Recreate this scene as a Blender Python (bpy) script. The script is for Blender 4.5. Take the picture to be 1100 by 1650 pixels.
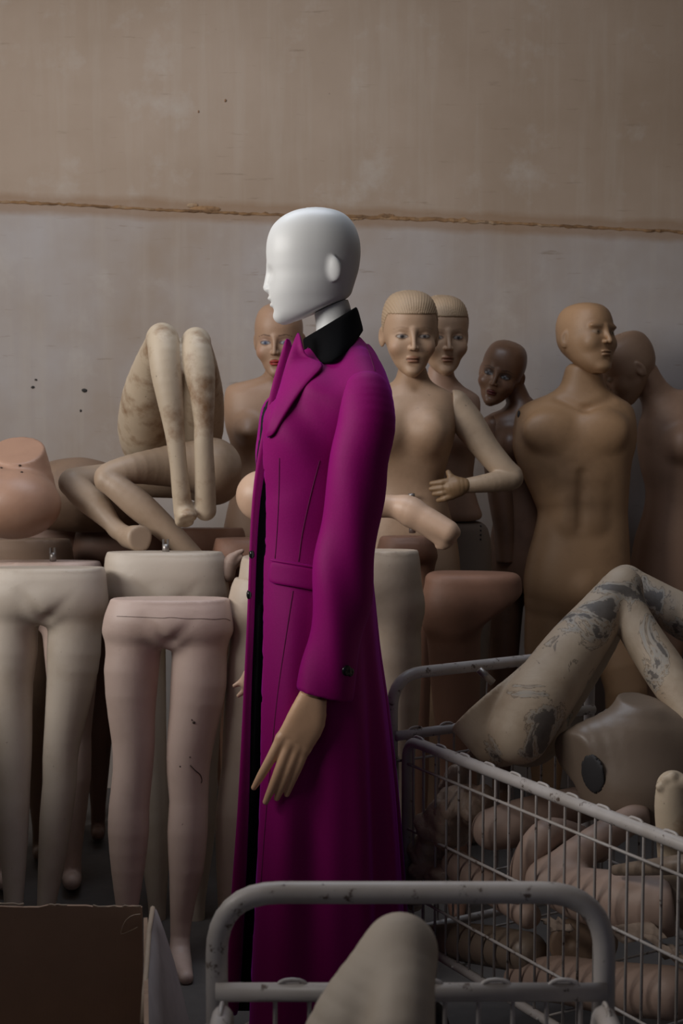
import bpy, bmesh, math, random
import numpy as np
from mathutils import Vector, Matrix
from mathutils.bvhtree import BVHTree

for _o in list(bpy.data.objects):
    bpy.data.objects.remove(_o, do_unlink=True)
scene = bpy.context.scene
COL = scene.collection
random.seed(7)

# ------------------------------------------------------------------ camera
FPX = 2292.0                       # focal length in pixels of the 1100 x 1650 frame
CAM_Z = 1.38
PITCH = math.atan(176.0 / FPX)
cam_data = bpy.data.cameras.new('camera')
cam_data.sensor_fit = 'VERTICAL'
cam_data.sensor_height = 36.0
cam_data.lens = 36.0 * FPX / 1650.0
cam_data.clip_start = 0.05
cam = bpy.data.objects.new('camera', cam_data)
COL.objects.link(cam)
cam.location = (0, 0, CAM_Z)
cam.rotation_euler = (math.pi / 2 - PITCH, 0, 0)
scene.camera = cam
cam_data.dof.use_dof = True
cam_data.dof.focus_distance = 2.95
cam_data.dof.aperture_fstop = 9.0

# ------------------------------------------------------------------ light
scene.view_settings.view_transform = 'Standard'
scene.view_settings.look = 'None'
scene.view_settings.exposure = -0.25
scene.view_settings.gamma = 1.0
scene.view_settings.use_curve_mapping = False
world = bpy.data.worlds.new('world')
scene.world = world
world.use_nodes = True
_bg = world.node_tree.nodes['Background']
_bg.inputs['Color'].default_value = (0.50, 0.62, 1.0, 1)
_bg.inputs['Strength'].default_value = 0.085

def area_light(name, loc, target, sx, sy, power, color):
    d = bpy.data.lights.new(name, 'AREA')
    d.shape = 'RECTANGLE'; d.size = sx; d.size_y = sy
    d.energy = power; d.color = color
    o = bpy.data.objects.new(name, d); COL.objects.link(o)
    o.location = loc
    o.rotation_euler = (Vector(target) - Vector(loc)).to_track_quat('-Z', 'Y').to_euler()
    return o
# daylight through the high window in the left wall, and through the roof light above the pile
area_light('window_daylight', (-3.02, 1.70, 2.42), (0.2, 3.0, 1.2), 2.8, 1.15, 125, (1.0, 0.97, 0.93))
area_light('roof_light', (-0.35, 3.40, 3.16), (-0.30, 3.55, 0.0), 1.6, 1.0, 25, (0.78, 0.87, 1.0))

# ------------------------------------------------------------------ pixel helpers
_cp, _sp = math.cos(PITCH), math.sin(PITCH)
def ray(u, v):
    dx = (u - 550.0) / FPX; dy = (825.0 - v) / FPX
    return np.array([dx, _cp + dy * _sp, -_sp + dy * _cp])
def W(u, v, Y):
    "world point seen at pixel u,v of the photograph, Y metres in front of the camera"
    d = ray(u, v)
    return np.array([0, 0, CAM_Z]) + d * (Y / d[1])
def WZ(u, v, z):
    d = ray(u, v)
    return np.array([0, 0, CAM_Z]) + d * ((z - CAM_Z) / d[2])
def PX(n, Y):
    return n * Y / FPX

# ------------------------------------------------------------------ signed distance modelling kit
BIG = 9.0
class S:
    def __init__(s, fn, lo, hi):
        s.fn = fn; s.lo = np.array(lo, float); s.hi = np.array(hi, float)
    def __call__(s, P): return s.fn(P)

def smin(a, b, k):
    if k <= 0: return np.minimum(a, b)
    h = np.maximum(k - np.abs(a - b), 0) / k
    return np.minimum(a, b) - h * h * k * 0.25
MARGIN = 0.045                      # a shape is only evaluated this far around its own box
f32 = np.float32
def near_box(s, P, m=MARGIN):
    return np.all((P > (s.lo - m).astype(f32)) & (P < (s.hi + m).astype(f32)), axis=1)
def U(k, *ss):
    def fn(P):
        d = ss[0](P)
        for s in ss[1:]:
            i = near_box(s, P)
            n = np.count_nonzero(i)
            if n == len(P): d = smin(d, s(P), k)
            elif n: d[i] = smin(d[i], s(P[i]), k)
        return d
    return S(fn, np.min([s.lo for s in ss], 0), np.max([s.hi for s in ss], 0))
def _cut(a, b, k, sign):
    def fn(P):
        d = a(P)
        if sign > 0:
            i = near_box(b, P, 0.03)
            n = np.count_nonzero(i)
            if n == 0: return d
            if n < len(P):
                d[i] = -smin(-d[i], b(P[i]), k)
                return d
            return -smin(-d, b(P), k)
        return -smin(-d, -b(P), k)
    return S(fn, a.lo, a.hi)
def SUB(a, b, k=0.0): return _cut(a, b, k, 1)
def AND(a, b, k=0.0): return _cut(a, b, k, -1)
def half(p, n):
    p = np.array(p, float); n = np.array(n, float); n = n / np.linalg.norm(n); p = p.astype(f32); n = n.astype(f32)
    return S(lambda P: (P - p) @ n, [-99]*3, [99]*3)      # inside = behind the plane
def ell(c, r, R=None):
    c = np.array(c, float); r = np.array(r, float) * np.ones(3)
    m = r.max() if R is not None else r
    c_ = c.astype(f32); r_ = r.astype(f32); R_ = None if R is None else np.asarray(R, f32)
    def fn(P):
        q = P - c_
        if R_ is not None: q = q @ R_
        q = q / r_; k0 = np.sqrt(np.einsum('ij,ij->i', q, q)); q = q / r_; k1 = np.sqrt(np.einsum('ij,ij->i', q, q))
        return k0 * (k0 - 1) / np.maximum(k1, 1e-6)
    return S(fn, c - m, c + m)
def catmull(pts, n):
    pts = np.array(pts, float)
    if len(pts) < 3 or n < 2: return pts
    P = np.vstack([2*pts[0]-pts[1], pts, 2*pts[-1]-pts[-2]])
    out = []
    for i in range(len(pts) - 1):
        a, b, c, d = P[i:i+4]
        for t in np.arange(n) / n:
            out.append(0.5*((2*b) + (c-a)*t + (2*a-5*b+4*c-d)*t*t + (3*b-3*c+d-a)*t**3))
    out.append(pts[-1])
    return np.array(out)
def limb(pts, sub=3, k=0.0):
    "pts: rows of x,y,z,radius; smooth tapering limb"
    C = catmull(pts, sub)
    lo = (C[:, :3] - C[:, 3:4]).min(0); hi = (C[:, :3] + C[:, 3:4]).max(0)
    C = C.astype(f32)
    def fn(P):
        best = None
        for a, b in zip(C[:-1], C[1:]):
            ab = b[:3] - a[:3]; L2 = max(ab @ ab, f32(1e-9))
            q = P - a[:3]
            t = np.clip(q @ (ab / L2), 0, 1)
            q -= t[:, None] * ab
            d = np.sqrt(np.einsum('ij,ij->i', q, q)) - (a[3] + t * (b[3] - a[3]))
            best = d if best is None else smin(best, d, k)
        return best
    return S(fn, lo, hi)
def plimb(rows, sub=3, k=0.0):
    "rows of u, v, half width in pixels, depth"
    return limb([list(W(u, v, Y)) + [PX(h, Y)] for u, v, h, Y in rows], sub, k)
def loft(rows, n=2.2, round_=0.0):
    "rows of z, cx, cy, a, b (world axes, stacked in z); flat ends"
    R = np.array(sorted(rows, key=lambda r: r[0]), float)
    t = np.linspace(0, len(R) - 1, 8 * (len(R) - 1) + 1)
    C = catmull(R, 8)
    C[:, 0] = np.maximum.accumulate(C[:, 0])
    z0, z1 = f32(R[0, 0]), f32(R[-1, 0])
    zt = np.linspace(z0, z1, 400)
    T = np.stack([np.interp(zt, C[:, 0], C[:, i]) for i in (1, 2, 3, 4)], 1).astype(f32)
    T[:, 2:] = np.maximum(T[:, 2:], 1e-3)
    zs = f32(1.0 / (zt[1] - zt[0])); zt = zt.astype(f32)
    def fn(P):
        z = P[:, 2]
        f = np.clip((z - zt[0]) * zs, 0, len(T) - 1.001); i = f.astype(np.int32); f = (f - i)[:, None]
        q = T[i] * (1 - f) + T[i + 1] * f
        cx, cy, a, b = q[:, 0], q[:, 1], q[:, 2], q[:, 3]
        x = np.abs(P[:, 0] - cx) / a; y = np.abs(P[:, 1] - cy) / b
        d = ((x**n + y**n)**(1/n) - 1) * np.minimum(a, b)
        e = np.maximum(z0 - z, z - z1)
        if round_ > 0: return -smin(-d, -e, round_)
        return np.maximum(d, e)
    lo = [(C[:, 1]-C[:, 3]).min(), (C[:, 2]-C[:, 4]).min(), z0]
    hi = [(C[:, 1]+C[:, 3]).max(), (C[:, 2]+C[:, 4]).max(), z1]
    return S(fn, lo, hi)
def ploft(rows, n=2.2, round_=0.0):
    "rows of v, uL, uR, half depth in metres, centre depth"
    out = []
    for v, ul, ur, b, Y in rows:
        c = W((ul + ur) / 2, v, Y)
        out.append((c[2], c[0], Y, PX((ur - ul) / 2, Y), b))
    return loft(out, n, round_)
def placed(s, M, scale=1.0):
    "a shape moved by a rotation matrix and a translation (M: 4x4)"
    M = np.array(M, float); R = M[:3, :3]; t = M[:3, 3]
    c = np.array([[x, y, z] for x in (s.lo[0], s.hi[0]) for y in (s.lo[1], s.hi[1]) for z in (s.lo[2], s.hi[2])]) * scale
    c = c @ R.T + t
    R = R.astype(f32); t = t.astype(f32); scale = f32(scale)
    return S(lambda P: s((P - t) @ R / scale) * scale, c.min(0), c.max(0))
def wave(s, amp, freq, seed=0):
    rs = np.random.RandomState(seed)
    D = rs.normal(size=(5, 3)) * freq; ph = rs.uniform(0, 6.28, 5)
    def fn(P):
        w = sum(np.sin(P @ D[i] + ph[i]) for i in range(5)) / 5
        return s(P) + amp * w
    return S(fn, s.lo - amp, s.hi + amp)

_CORN = np.array([[i, j, k] for i in (0, 1) for j in (0, 1) for k in (0, 1)])
_EDG = [(a, b) for a in range(8) for b in range(a+1, 8) if np.abs(_CORN[a]-_CORN[b]).sum() == 1]
def polygonise(s, h):
    lo = s.lo - 2.5*h; hi = s.hi + 2.5*h
    B = 4
    nb = np.ceil((hi - lo) / h / B).astype(int) + 1
    n = nb * B
    # coarse pass on blocks
    bi = np.stack(np.meshgrid(*[np.arange(m) for m in nb], indexing='ij'), -1).reshape(-1, 3)
    cen = lo + (bi * B + (B-1)/2) * h
    dc = s(cen.astype(f32))
    V = np.repeat(np.repeat(np.repeat((np.sign(dc)*BIG).astype(f32).reshape(nb), B, 0), B, 1), B, 2)
    act = np.abs(dc) < B * h * 1.3
    off = np.stack(np.meshgrid(*[np.arange(B)]*3, indexing='ij'), -1).reshape(-1, 3)
    ab = bi[act]
    for st in range(0, len(ab), 3000):
        idx = (ab[st:st+3000, None, :] * B + off[None]).reshape(-1, 3)
        V[idx[:, 0], idx[:, 1], idx[:, 2]] = s((lo + idx * h).astype(f32))
    ins = V < 0
    m = np.zeros(np.array(V.shape) - 1, np.int8)
    for c in _CORN:
        m += ins[c[0]:c[0]+m.shape[0], c[1]:c[1]+m.shape[1], c[2]:c[2]+m.shape[2]]
    cells = np.argwhere((m > 0) & (m < 8))
    vid = -np.ones(m.shape, np.int64)
    vid[cells[:, 0], cells[:, 1], cells[:, 2]] = np.arange(len(cells))
    acc = np.zeros((len(cells), 3)); cnt = np.zeros(len(cells))
    cv = [V[cells[:, 0]+c[0], cells[:, 1]+c[1], cells[:, 2]+c[2]] for c in _CORN]
    for a, b in _EDG:
        x = (cv[a] < 0) != (cv[b] < 0)
        t = np.where(x, cv[a] / np.where(x, cv[a]-cv[b], 1), 0)
        t = np.clip(t, 0, 1)
        acc += np.where(x[:, None], _CORN[a] + t[:, None]*(_CORN[b]-_CORN[a]), 0); cnt += x
    P = lo + (cells + acc / np.maximum(cnt, 1)[:, None]) * h
    # pull the vertices onto the true surface
    e = h * 0.25
    P = P.astype(f32); d = s(P)
    g = np.stack([s(P + (e*np.eye(3)[i]).astype(f32)) - d for i in range(3)], 1) / e
    g2 = np.maximum((g*g).sum(1), 0.05)
    P = P - g * np.clip(d / g2, -0.6*h, 0.6*h)[:, None]
    faces = []
    for ax in range(3):
        o1, o2 = [(1, 2), (2, 0), (0, 1)][ax]
        sl0 = [slice(1, -1)]*3; sl1 = [slice(1, -1)]*3
        sl0[ax] = slice(0, -1); sl1[ax] = slice(1, None)
        A = ins[tuple(sl0)]; Bq = ins[tuple(sl1)]
        E = np.argwhere(A != Bq)
        fl = A[E[:, 0], E[:, 1], E[:, 2]]
        base = E.copy()
        for j in range(3):
            if j != ax: base[:, j] += 1
        q = []
        for d1, d2 in ((-1, -1), (0, -1), (0, 0), (-1, 0)):
            c = base.copy(); c[:, o1] += d1; c[:, o2] += d2
            q.append(vid[c[:, 0], c[:, 1], c[:, 2]])
        q = np.stack(q, 1)
        q[~fl] = q[~fl][:, ::-1]
        faces.append(q)
    F = np.vstack(faces)
    F = F[(F >= 0).all(1)]
    return P, F

# ------------------------------------------------------------------ object helpers
def tag(o, label=None, cat=None, group=None, kind=None):
    if label: o['label'] = label
    if cat: o['category'] = cat
    if group: o['group'] = group
    if kind: o['kind'] = kind
    return o
def mesh_obj(name, verts, faces, mat, parent=None, smooth=True, origin=None):
    verts = np.asarray(verts, float)
    if origin is None:
        if parent is not None: origin = np.array(parent.matrix_world.translation)
        else:
            lo, hi = verts.min(0), verts.max(0)
            origin = np.array([(lo[0]+hi[0])/2, (lo[1]+hi[1])/2, lo[2]])
    me = bpy.data.meshes.new(name)
    me.from_pydata((verts - origin).tolist(), [], [list(map(int, f)) for f in faces])
    if smooth: me.polygons.foreach_set('use_smooth', [True]*len(me.polygons))
    me.update()
    o = bpy.data.objects.new(name, me); COL.objects.link(o)
    o.location = origin
    if mat: me.materials.append(mat)
    if parent is not None:
        o.parent = parent
        o.location = Vector(origin) - parent.matrix_world.translation
    bpy.context.view_layer.update()
    return o
def empty(name, loc):
    o = bpy.data.objects.new(name, None); COL.objects.link(o)
    o.location = loc; o.empty_display_size = 0.05
    bpy.context.view_layer.update()
    return o
def solid(name, s, h, mat, parent=None, paint=None, origin=None):
    P, F = polygonise(s, h)
    o = mesh_obj(name, P, F, mat, parent, origin=origin)
    if paint is not None:
        c = paint(P)
        a = o.data.color_attributes.new('paint', 'FLOAT_COLOR', 'POINT')
        a.data.foreach_set('color', c.astype(np.float32).ravel())
    return o
def tube_geo(pts, r, seg=10, closed=False):
    pts = [Vector(p) for p in pts]
    n = len(pts); V = []; Fc = []
    t0 = (pts[1] - pts[0]).normalized()
    up = Vector((0, 0, 1)) if abs(t0.z) < 0.9 else Vector((1, 0, 0))
    nrm = (up - t0 * up.dot(t0)).normalized()
    for i in range(n):
        if closed: t = (pts[(i+1) % n] - pts[i-1]).normalized()
        elif i == 0: t = t0
        elif i == n-1: t = (pts[-1] - pts[-2]).normalized()
        else: t = ((pts[i+1]-pts[i]).normalized() + (pts[i]-pts[i-1]).normalized()).normalized()
        nrm = (nrm - t * nrm.dot(t)).normalized()
        bi = t.cross(nrm)
        rr = r[i] if hasattr(r, '__len__') else r
        for j in range(seg):
            a = 2*math.pi*j/seg
            V.append(pts[i] + (nrm*math.cos(a) + bi*math.sin(a))*rr)
    m = n if closed else n-1
    for i in range(m):
        for j in range(seg):
            a = i*seg+j; b = i*seg+(j+1) % seg
            c = ((i+1) % n)*seg+(j+1) % seg; d = ((i+1) % n)*seg+j
            Fc.append((a, b, c, d))
    if not closed:
        Fc.append(tuple(range(seg))[::-1]); Fc.append(tuple((n-1)*seg+j for j in range(seg)))
    return np.array([list(v) for v in V]), Fc
def fillet(pts, rad, n=6):
    pts = [Vector(p) for p in pts]
    out = [pts[0]]
    for a, b, c in zip(pts[:-2], pts[1:-1], pts[2:]):
        d1 = (a-b).normalized(); d2 = (c-b).normalized()
        ang = d1.angle(d2)
        L = min(rad/math.tan(ang/2), (a-b).length*0.49, (c-b).length*0.49)
        p1 = b+d1*L; p2 = b+d2*L
        for i in range(n+1):
            t = i/n
            out.append(p1*(1-t)**2 + b*2*t*(1-t) + p2*t*t)
    out.append(pts[-1])
    return out
def tube(name, pts, r, mat, parent=None, seg=10, closed=False):
    V, Fc = tube_geo(pts, r, seg, closed)
    return mesh_obj(name, V, Fc, mat, parent)
def box_geo(c, hx, hy, hz, R=None):
    V = np.array([[x*hx, y*hy, z*hz] for x in (-1, 1) for y in (-1, 1) for z in (-1, 1)])
    if R is not None: V = V @ np.array(R).T
    F = [(0, 1, 3, 2), (4, 6, 7, 5), (0, 4, 5, 1), (2, 3, 7, 6), (0, 2, 6, 4), (1, 5, 7, 3)]
    return V + np.array(c), F
def box(name, c, hx, hy, hz, mat, parent=None, R=None, bevel=0.0):
    V, F = box_geo(c, hx, hy, hz, R)
    o = mesh_obj(name, V, F, mat, parent, smooth=False)
    if bevel:
        m = o.modifiers.new('b', 'BEVEL'); m.width = bevel; m.segments = 2
    return o
def slab(name, poly, thick, mat, parent=None, sub=0):
    "a thin sheet through the 3D polygon rows (grid of points) with real thickness"
    G = np.array(poly, float)                       # rows x cols x 3
    r, c, _ = G.shape
    V = G.reshape(-1, 3)
    F = [(i*c+j, i*c+j+1, (i+1)*c+j+1, (i+1)*c+j) for i in range(r-1) for j in range(c-1)]
    o = mesh_obj(name, V, F, mat, parent)
    m = o.modifiers.new('thickness', 'SOLIDIFY'); m.thickness = thick; m.offset = 0
    if sub:
        m = o.modifiers.new('sub', 'SUBSURF'); m.levels = sub; m.render_levels = sub
    return o
def bvh_of(o):
    me = o.data
    return BVHTree.FromPolygons([o.matrix_world @ v.co for v in me.vertices], [tuple(p.vertices) for p in me.polygons])
def onto(bvh, u, v, lift=0.0):
    "point of a surface under the pixel u,v, and its normal"
    d = Vector(ray(u, v)).normalized()
    p, n, i, t = bvh.ray_cast(Vector((0, 0, CAM_Z)), d)
    if p is None: return None, None
    if n.dot(d) > 0: n = -n
    return p + n*lift, n

# ------------------------------------------------------------------ materials
def nt(name):
    m = bpy.data.materials.new(name); m.use_nodes = True
    t = m.node_tree; b = t.nodes['Principled BSDF']
    return m, t, b
def noise(t, scale, detail=4, rough=0.6, vec=None, dist=0.0):
    n = t.nodes.new('ShaderNodeTexNoise')
    n.inputs['Scale'].default_value = scale; n.inputs['Detail'].default_value = detail
    n.inputs['Roughness'].default_value = rough; n.inputs['Distortion'].default_value = dist
    if vec is not None: t.links.new(vec, n.inputs['Vector'])
    return n.outputs['Fac']
def ramp(t, fac, stops):
    r = t.nodes.new('ShaderNodeValToRGB')
    e = r.color_ramp.elements
    while len(e) < len(stops): e.new(0.5)
    for el, (p, c) in zip(e, stops):
        el.position = p; el.color = (c[0], c[1], c[2], 1) if hasattr(c, '__len__') else (c, c, c, 1)
    t.links.new(fac, r.inputs['Fac'])
    return r.outputs['Color']
def mix(t, fac, a, b, mode='MIX'):
    m = t.nodes.new('ShaderNodeMix'); m.data_type = 'RGBA'; m.blend_type = mode
    def put(sock, v):
        if isinstance(v, bpy.types.NodeSocket): t.links.new(v, sock)
        elif hasattr(v, '__len__'): sock.default_value = (v[0], v[1], v[2], 1)
        else: sock.default_value = v
    put(m.inputs[0], fac); put(m.inputs[6], a); put(m.inputs[7], b)
    return m.outputs[2]
def objvec(t, scale=(1, 1, 1), off=(0, 0, 0)):
    c = t.nodes.new('ShaderNodeTexCoord'); mp = t.nodes.new('ShaderNodeMapping')
    mp.inputs['Scale'].default_value = scale; mp.inputs['Location'].default_value = off
    t.links.new(c.outputs['Object'], mp.inputs['Vector'])
    return mp.outputs['Vector']
def bump(t, b, h, strength=0.2, dist=0.01):
    n = t.nodes.new('ShaderNodeBump'); n.inputs['Strength'].default_value = strength
    n.inputs['Distance'].default_value = dist
    t.links.new(h, n.inputs['Height']); t.links.new(n.outputs['Normal'], b.inputs['Normal'])
def skin(name, base, stain=(0.12, 0.08, 0.05), amount=0.35, rough=0.5, scale=9.0, specks=0.0, paint=False, seed=0.0, relief=0.12):
    m, t, b = nt(name)
    v = objvec(t, off=(seed, seed*1.7, seed*0.6))
    f1 = noise(t, scale, 5, 0.62, v)
    f2 = noise(t, scale*0.35, 3, 0.5, v)
    col = mix(t, ramp(t, f2, [(0.35, 0.0), (0.75, 0.6)]), base, [c*0.82 for c in base])
    col = mix(t, mix(t, amount, (0, 0, 0), ramp(t, f1, [(0.50, 0.0), (0.72, 1.0)])), col, stain)
    if specks:
        f3 = noise(t, 75, 3, 0.7, v)
        col = mix(t, ramp(t, f3, [(0.70, 0.0), (0.76, specks)]), col, (0.05, 0.035, 0.025))
    if paint:
        a = t.nodes.new('ShaderNodeAttribute'); a.attribute_name = 'paint'
        col = mix(t, a.outputs['Alpha'], col, a.outputs['Color'])
    t.links.new(col, b.inputs['Base Color'])
    b.inputs['Roughness'].default_value = rough
    bump(t, b, noise(t, 60, 4, 0.6, v), relief, 0.004)
    return m
def plain(name, col, rough=0.5, metal=0.0):
    m, t, b = nt(name)
    v = objvec(t)
    c = mix(t, ramp(t, noise(t, 30, 4, 0.6, v), [(0.35, 0.0), (0.7, 0.35)]), col, [x*0.6 for x in col])
    t.links.new(c, b.inputs['Base Color'])
    b.inputs['Roughness'].default_value = rough; b.inputs['Metallic'].default_value = metal
    return m

M = {}
M['white'] = skin('white mannequin lacquer', (0.76, 0.76, 0.75), (0.68, 0.67, 0.65), 0.15, 0.42, 4, relief=0.02)
M['hand'] = skin('beige hand', (0.80, 0.49, 0.30), (0.70, 0.40, 0.23), 0.25, 0.42, 8)
M['cream'] = skin('cream mannequin', (0.52, 0.42, 0.33), (0.30, 0.20, 0.12), 0.35, 0.5, 8, 0.6, seed=1)
M['pink'] = skin('pale pink mannequin', (0.56, 0.42, 0.36), (0.35, 0.23, 0.17), 0.3, 0.5, 7, 0.7, seed=2)
M['bone'] = skin('bone white mannequin', (0.53, 0.45, 0.37), (0.35, 0.26, 0.17), 0.4, 0.5, 7, 0.6, seed=3)
M['stained'] = skin('stained cream mannequin', (0.50, 0.40, 0.29), (0.20, 0.10, 0.04), 0.9, 0.55, 12, 1.0, seed=4)
M['peach'] = skin('peach mannequin', (0.60, 0.40, 0.28), (0.4, 0.25, 0.16), 0.25, 0.45, 9, 0.5, seed=5)
M['tan'] = skin('tan mannequin', (0.42, 0.245, 0.13), (0.20, 0.11, 0.055), 0.45, 0.5, 8, 0.6, True, seed=6)
M['twin'] = skin('dusty flesh mannequin', (0.47, 0.30, 0.19), (0.26, 0.16, 0.09), 0.5, 0.52, 8, 0.6, True, seed=7)
M['twin_b'] = skin('pink flesh mannequin', (0.42, 0.27, 0.19), (0.25, 0.16, 0.11), 0.4, 0.52, 8, 0.6, True, seed=8)
M['brownskin'] = skin('brown mannequin', (0.20, 0.105, 0.06), (0.08, 0.04, 0.025), 0.5, 0.42, 8, 0.3, True, seed=9)
M['rosy'] = skin('rosy mannequin', (0.40, 0.245, 0.155), (0.22, 0.13, 0.08), 0.45, 0.5, 7, 0.5, True, seed=10)
M['flesh'] = skin('warm flesh mannequin', (0.40, 0.24, 0.15), (0.25, 0.14, 0.08), 0.4, 0.5, 8, 0.4, True, seed=11)
M['terra'] = skin('terracotta mannequin', (0.25, 0.125, 0.08), (0.16, 0.08, 0.05), 0.5, 0.6, 8, 0.4, seed=12)
M['terra_d'] = skin('dark terracotta mannequin', (0.17, 0.09, 0.06), (0.09, 0.05, 0.035), 0.5, 0.6, 8, 0.4, seed=13)
M['brown'] = skin('dull brown mannequin', (0.22, 0.14, 0.09), (0.12, 0.075, 0.05), 0.5, 0.6, 8, 0.4, seed=14)
M['greytorso'] = skin('grey brown mannequin', (0.21, 0.155, 0.115), (0.12, 0.085, 0.06), 0.35, 0.42, 5, 0.3, seed=15)
M['limb'] = skin('dusty pink limb', (0.36, 0.25, 0.20), (0.22, 0.15, 0.11), 0.4, 0.55, 8, 0.4, seed=16)
M['kneeskin'] = skin('beige fabric covered knee', (0.40, 0.335, 0.27), (0.28, 0.20, 0.14), 0.3, 0.65, 5, 0.2, seed=17)
M['dark'] = plain('dark socket', (0.03, 0.028, 0.03), 0.7)
M['metal'] = plain('dull steel', (0.35, 0.32, 0.30), 0.4, 0.8)
M['crack'] = plain('crack', (0.05, 0.03, 0.02), 0.8)

def flaked():
    m, t, b = nt('flaking stained plaster skin')
    v = objvec(t)
    d = noise(t, 7.5, 6, 0.62, v, 0.8)
    patch = ramp(t, d, [(0.565, 0.0), (0.59, 1.0)])
    rim = ramp(t, d, [(0.54, 0.0), (0.565, 1.0), (0.585, 0.0)])
    base = mix(t, ramp(t, noise(t, 12, 4, 0.6, v), [(0.4, 0.0), (0.7, 0.5)]), (0.52, 0.41, 0.30), (0.32, 0.21, 0.125))
    grey = mix(t, noise(t, 30, 5, 0.7, v), (0.085, 0.07, 0.06), (0.21, 0.18, 0.155))
    col = mix(t, patch, base, grey)
    col = mix(t, rim, col, (0.40, 0.36, 0.31))
    line = ramp(t, noise(t, 7.5, 6, 0.62, v, 0.8), [(0.530, 0.0), (0.537, 0.8), (0.545, 0.0)])
    col = mix(t, line, col, (0.05, 0.035, 0.025))
    t.links.new(col, b.inputs['Base Color']); b.inputs['Roughness'].default_value = 0.6
    bump(t, b, d, 0.35, 0.01)
    return m
M['flaked'] = flaked()
def wool(name, shade_inside):
    m, t, b = nt(name)
    v = objvec(t)
    f = noise(t, 260, 3, 0.7, v)
    col = mix(t, f, (0.22, 0.0010, 0.110), (0.30, 0.002, 0.155))
    t.links.new(col, b.inputs['Base Color'])
    b.inputs['Roughness'].default_value = 0.62
    b.inputs['Sheen Weight'].default_value = 0.40
    b.inputs['Sheen Roughness'].default_value = 0.35
    b.inputs['Sheen Tint'].default_value = (0.60, 0.05, 0.85, 1)
    b.inputs['Specular IOR Level'].default_value = 0.15
    if shade_inside:                                   # inside of the coat painted black, its shade put into the colour
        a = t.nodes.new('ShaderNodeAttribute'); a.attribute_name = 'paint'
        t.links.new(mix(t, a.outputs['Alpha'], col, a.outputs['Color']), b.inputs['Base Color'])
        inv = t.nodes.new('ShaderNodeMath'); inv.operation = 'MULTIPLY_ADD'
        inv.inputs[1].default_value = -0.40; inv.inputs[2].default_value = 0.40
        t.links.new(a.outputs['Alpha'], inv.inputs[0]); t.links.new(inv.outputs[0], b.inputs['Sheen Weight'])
    bump(t, b, f, 0.12, 0.002)
    return m
M['wool'] = wool('magenta wool', False)
M['wool_shade_inside'] = wool('magenta wool with shade painted inside', True)
def velvet():
    m, t, b = nt('black velvet')
    t.links.new(mix(t, noise(t, 120, 3, 0.6, objvec(t)), (0.0015, 0.0015, 0.002), (0.003, 0.003, 0.004)), b.inputs['Base Color'])
    b.inputs['Roughness'].default_value = 0.9; b.inputs['Specular IOR Level'].default_value = 0.1
    b.inputs['Sheen Weight'].default_value = 0.0
    return m
M['velvet'] = velvet()
def enamel():
    m, t, b = nt('chipped white enamel')
    v = objvec(t)
    f = noise(t, 38, 5, 0.7, v)
    g = noise(t, 9, 4, 0.6, v)
    col = mix(t, ramp(t, g, [(0.4, 0.0), (0.7, 0.55)]), (0.50, 0.46, 0.44), (0.30, 0.255, 0.21))
    col = mix(t, ramp(t, f, [(0.60, 0.0), (0.66, 0.9)]), col, (0.075, 0.04, 0.025))
    t.links.new(col, b.inputs['Base Color'])
    b.inputs['Roughness'].default_value = 0.42
    bump(t, b, f, 0.1, 0.002)
    return m
M['enamel'] = enamel()
def card():
    m, t, b = nt('brown cardboard')
    v = objvec(t)
    f = noise(t, 14, 5, 0.6, v)
    col = mix(t, f, (0.46, 0.31, 0.215), (0.36, 0.24, 0.165))
    t.links.new(col, b.inputs['Base Color']); b.inputs['Roughness'].default_value = 0.85
    w = t.nodes.new('ShaderNodeTexWave'); w.inputs['Scale'].default_value = 60; w.inputs['Distortion'].default_value = 0.5
    t.links.new(v, w.inputs['Vector'])
    bump(t, b, w.outputs['Fac'], 0.05, 0.002)
    return m
M['card'] = card()
M['card_edge'] = plain('torn cardboard edge', (0.55, 0.43, 0.32), 0.9)
M['card_grey'] = plain('greyed cardboard', (0.36, 0.31, 0.30), 0.85)
def plastic():
    m, t, b = nt('crumpled plastic film')
    v = objvec(t)
    t.links.new(mix(t, noise(t, 14, 4, 0.6, v), (0.50, 0.37, 0.28), (0.32, 0.22, 0.16)), b.inputs['Base Color'])
    b.inputs['Roughness'].default_value = 0.28
    b.inputs['Alpha'].default_value = 0.85
    bump(t, b, noise(t, 26, 5, 0.65, v, 1.5), 0.5, 0.012)
    return m
M['plastic'] = plastic()
M['paper'] = plain('torn paper', (0.28, 0.21, 0.165), 0.85)

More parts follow.
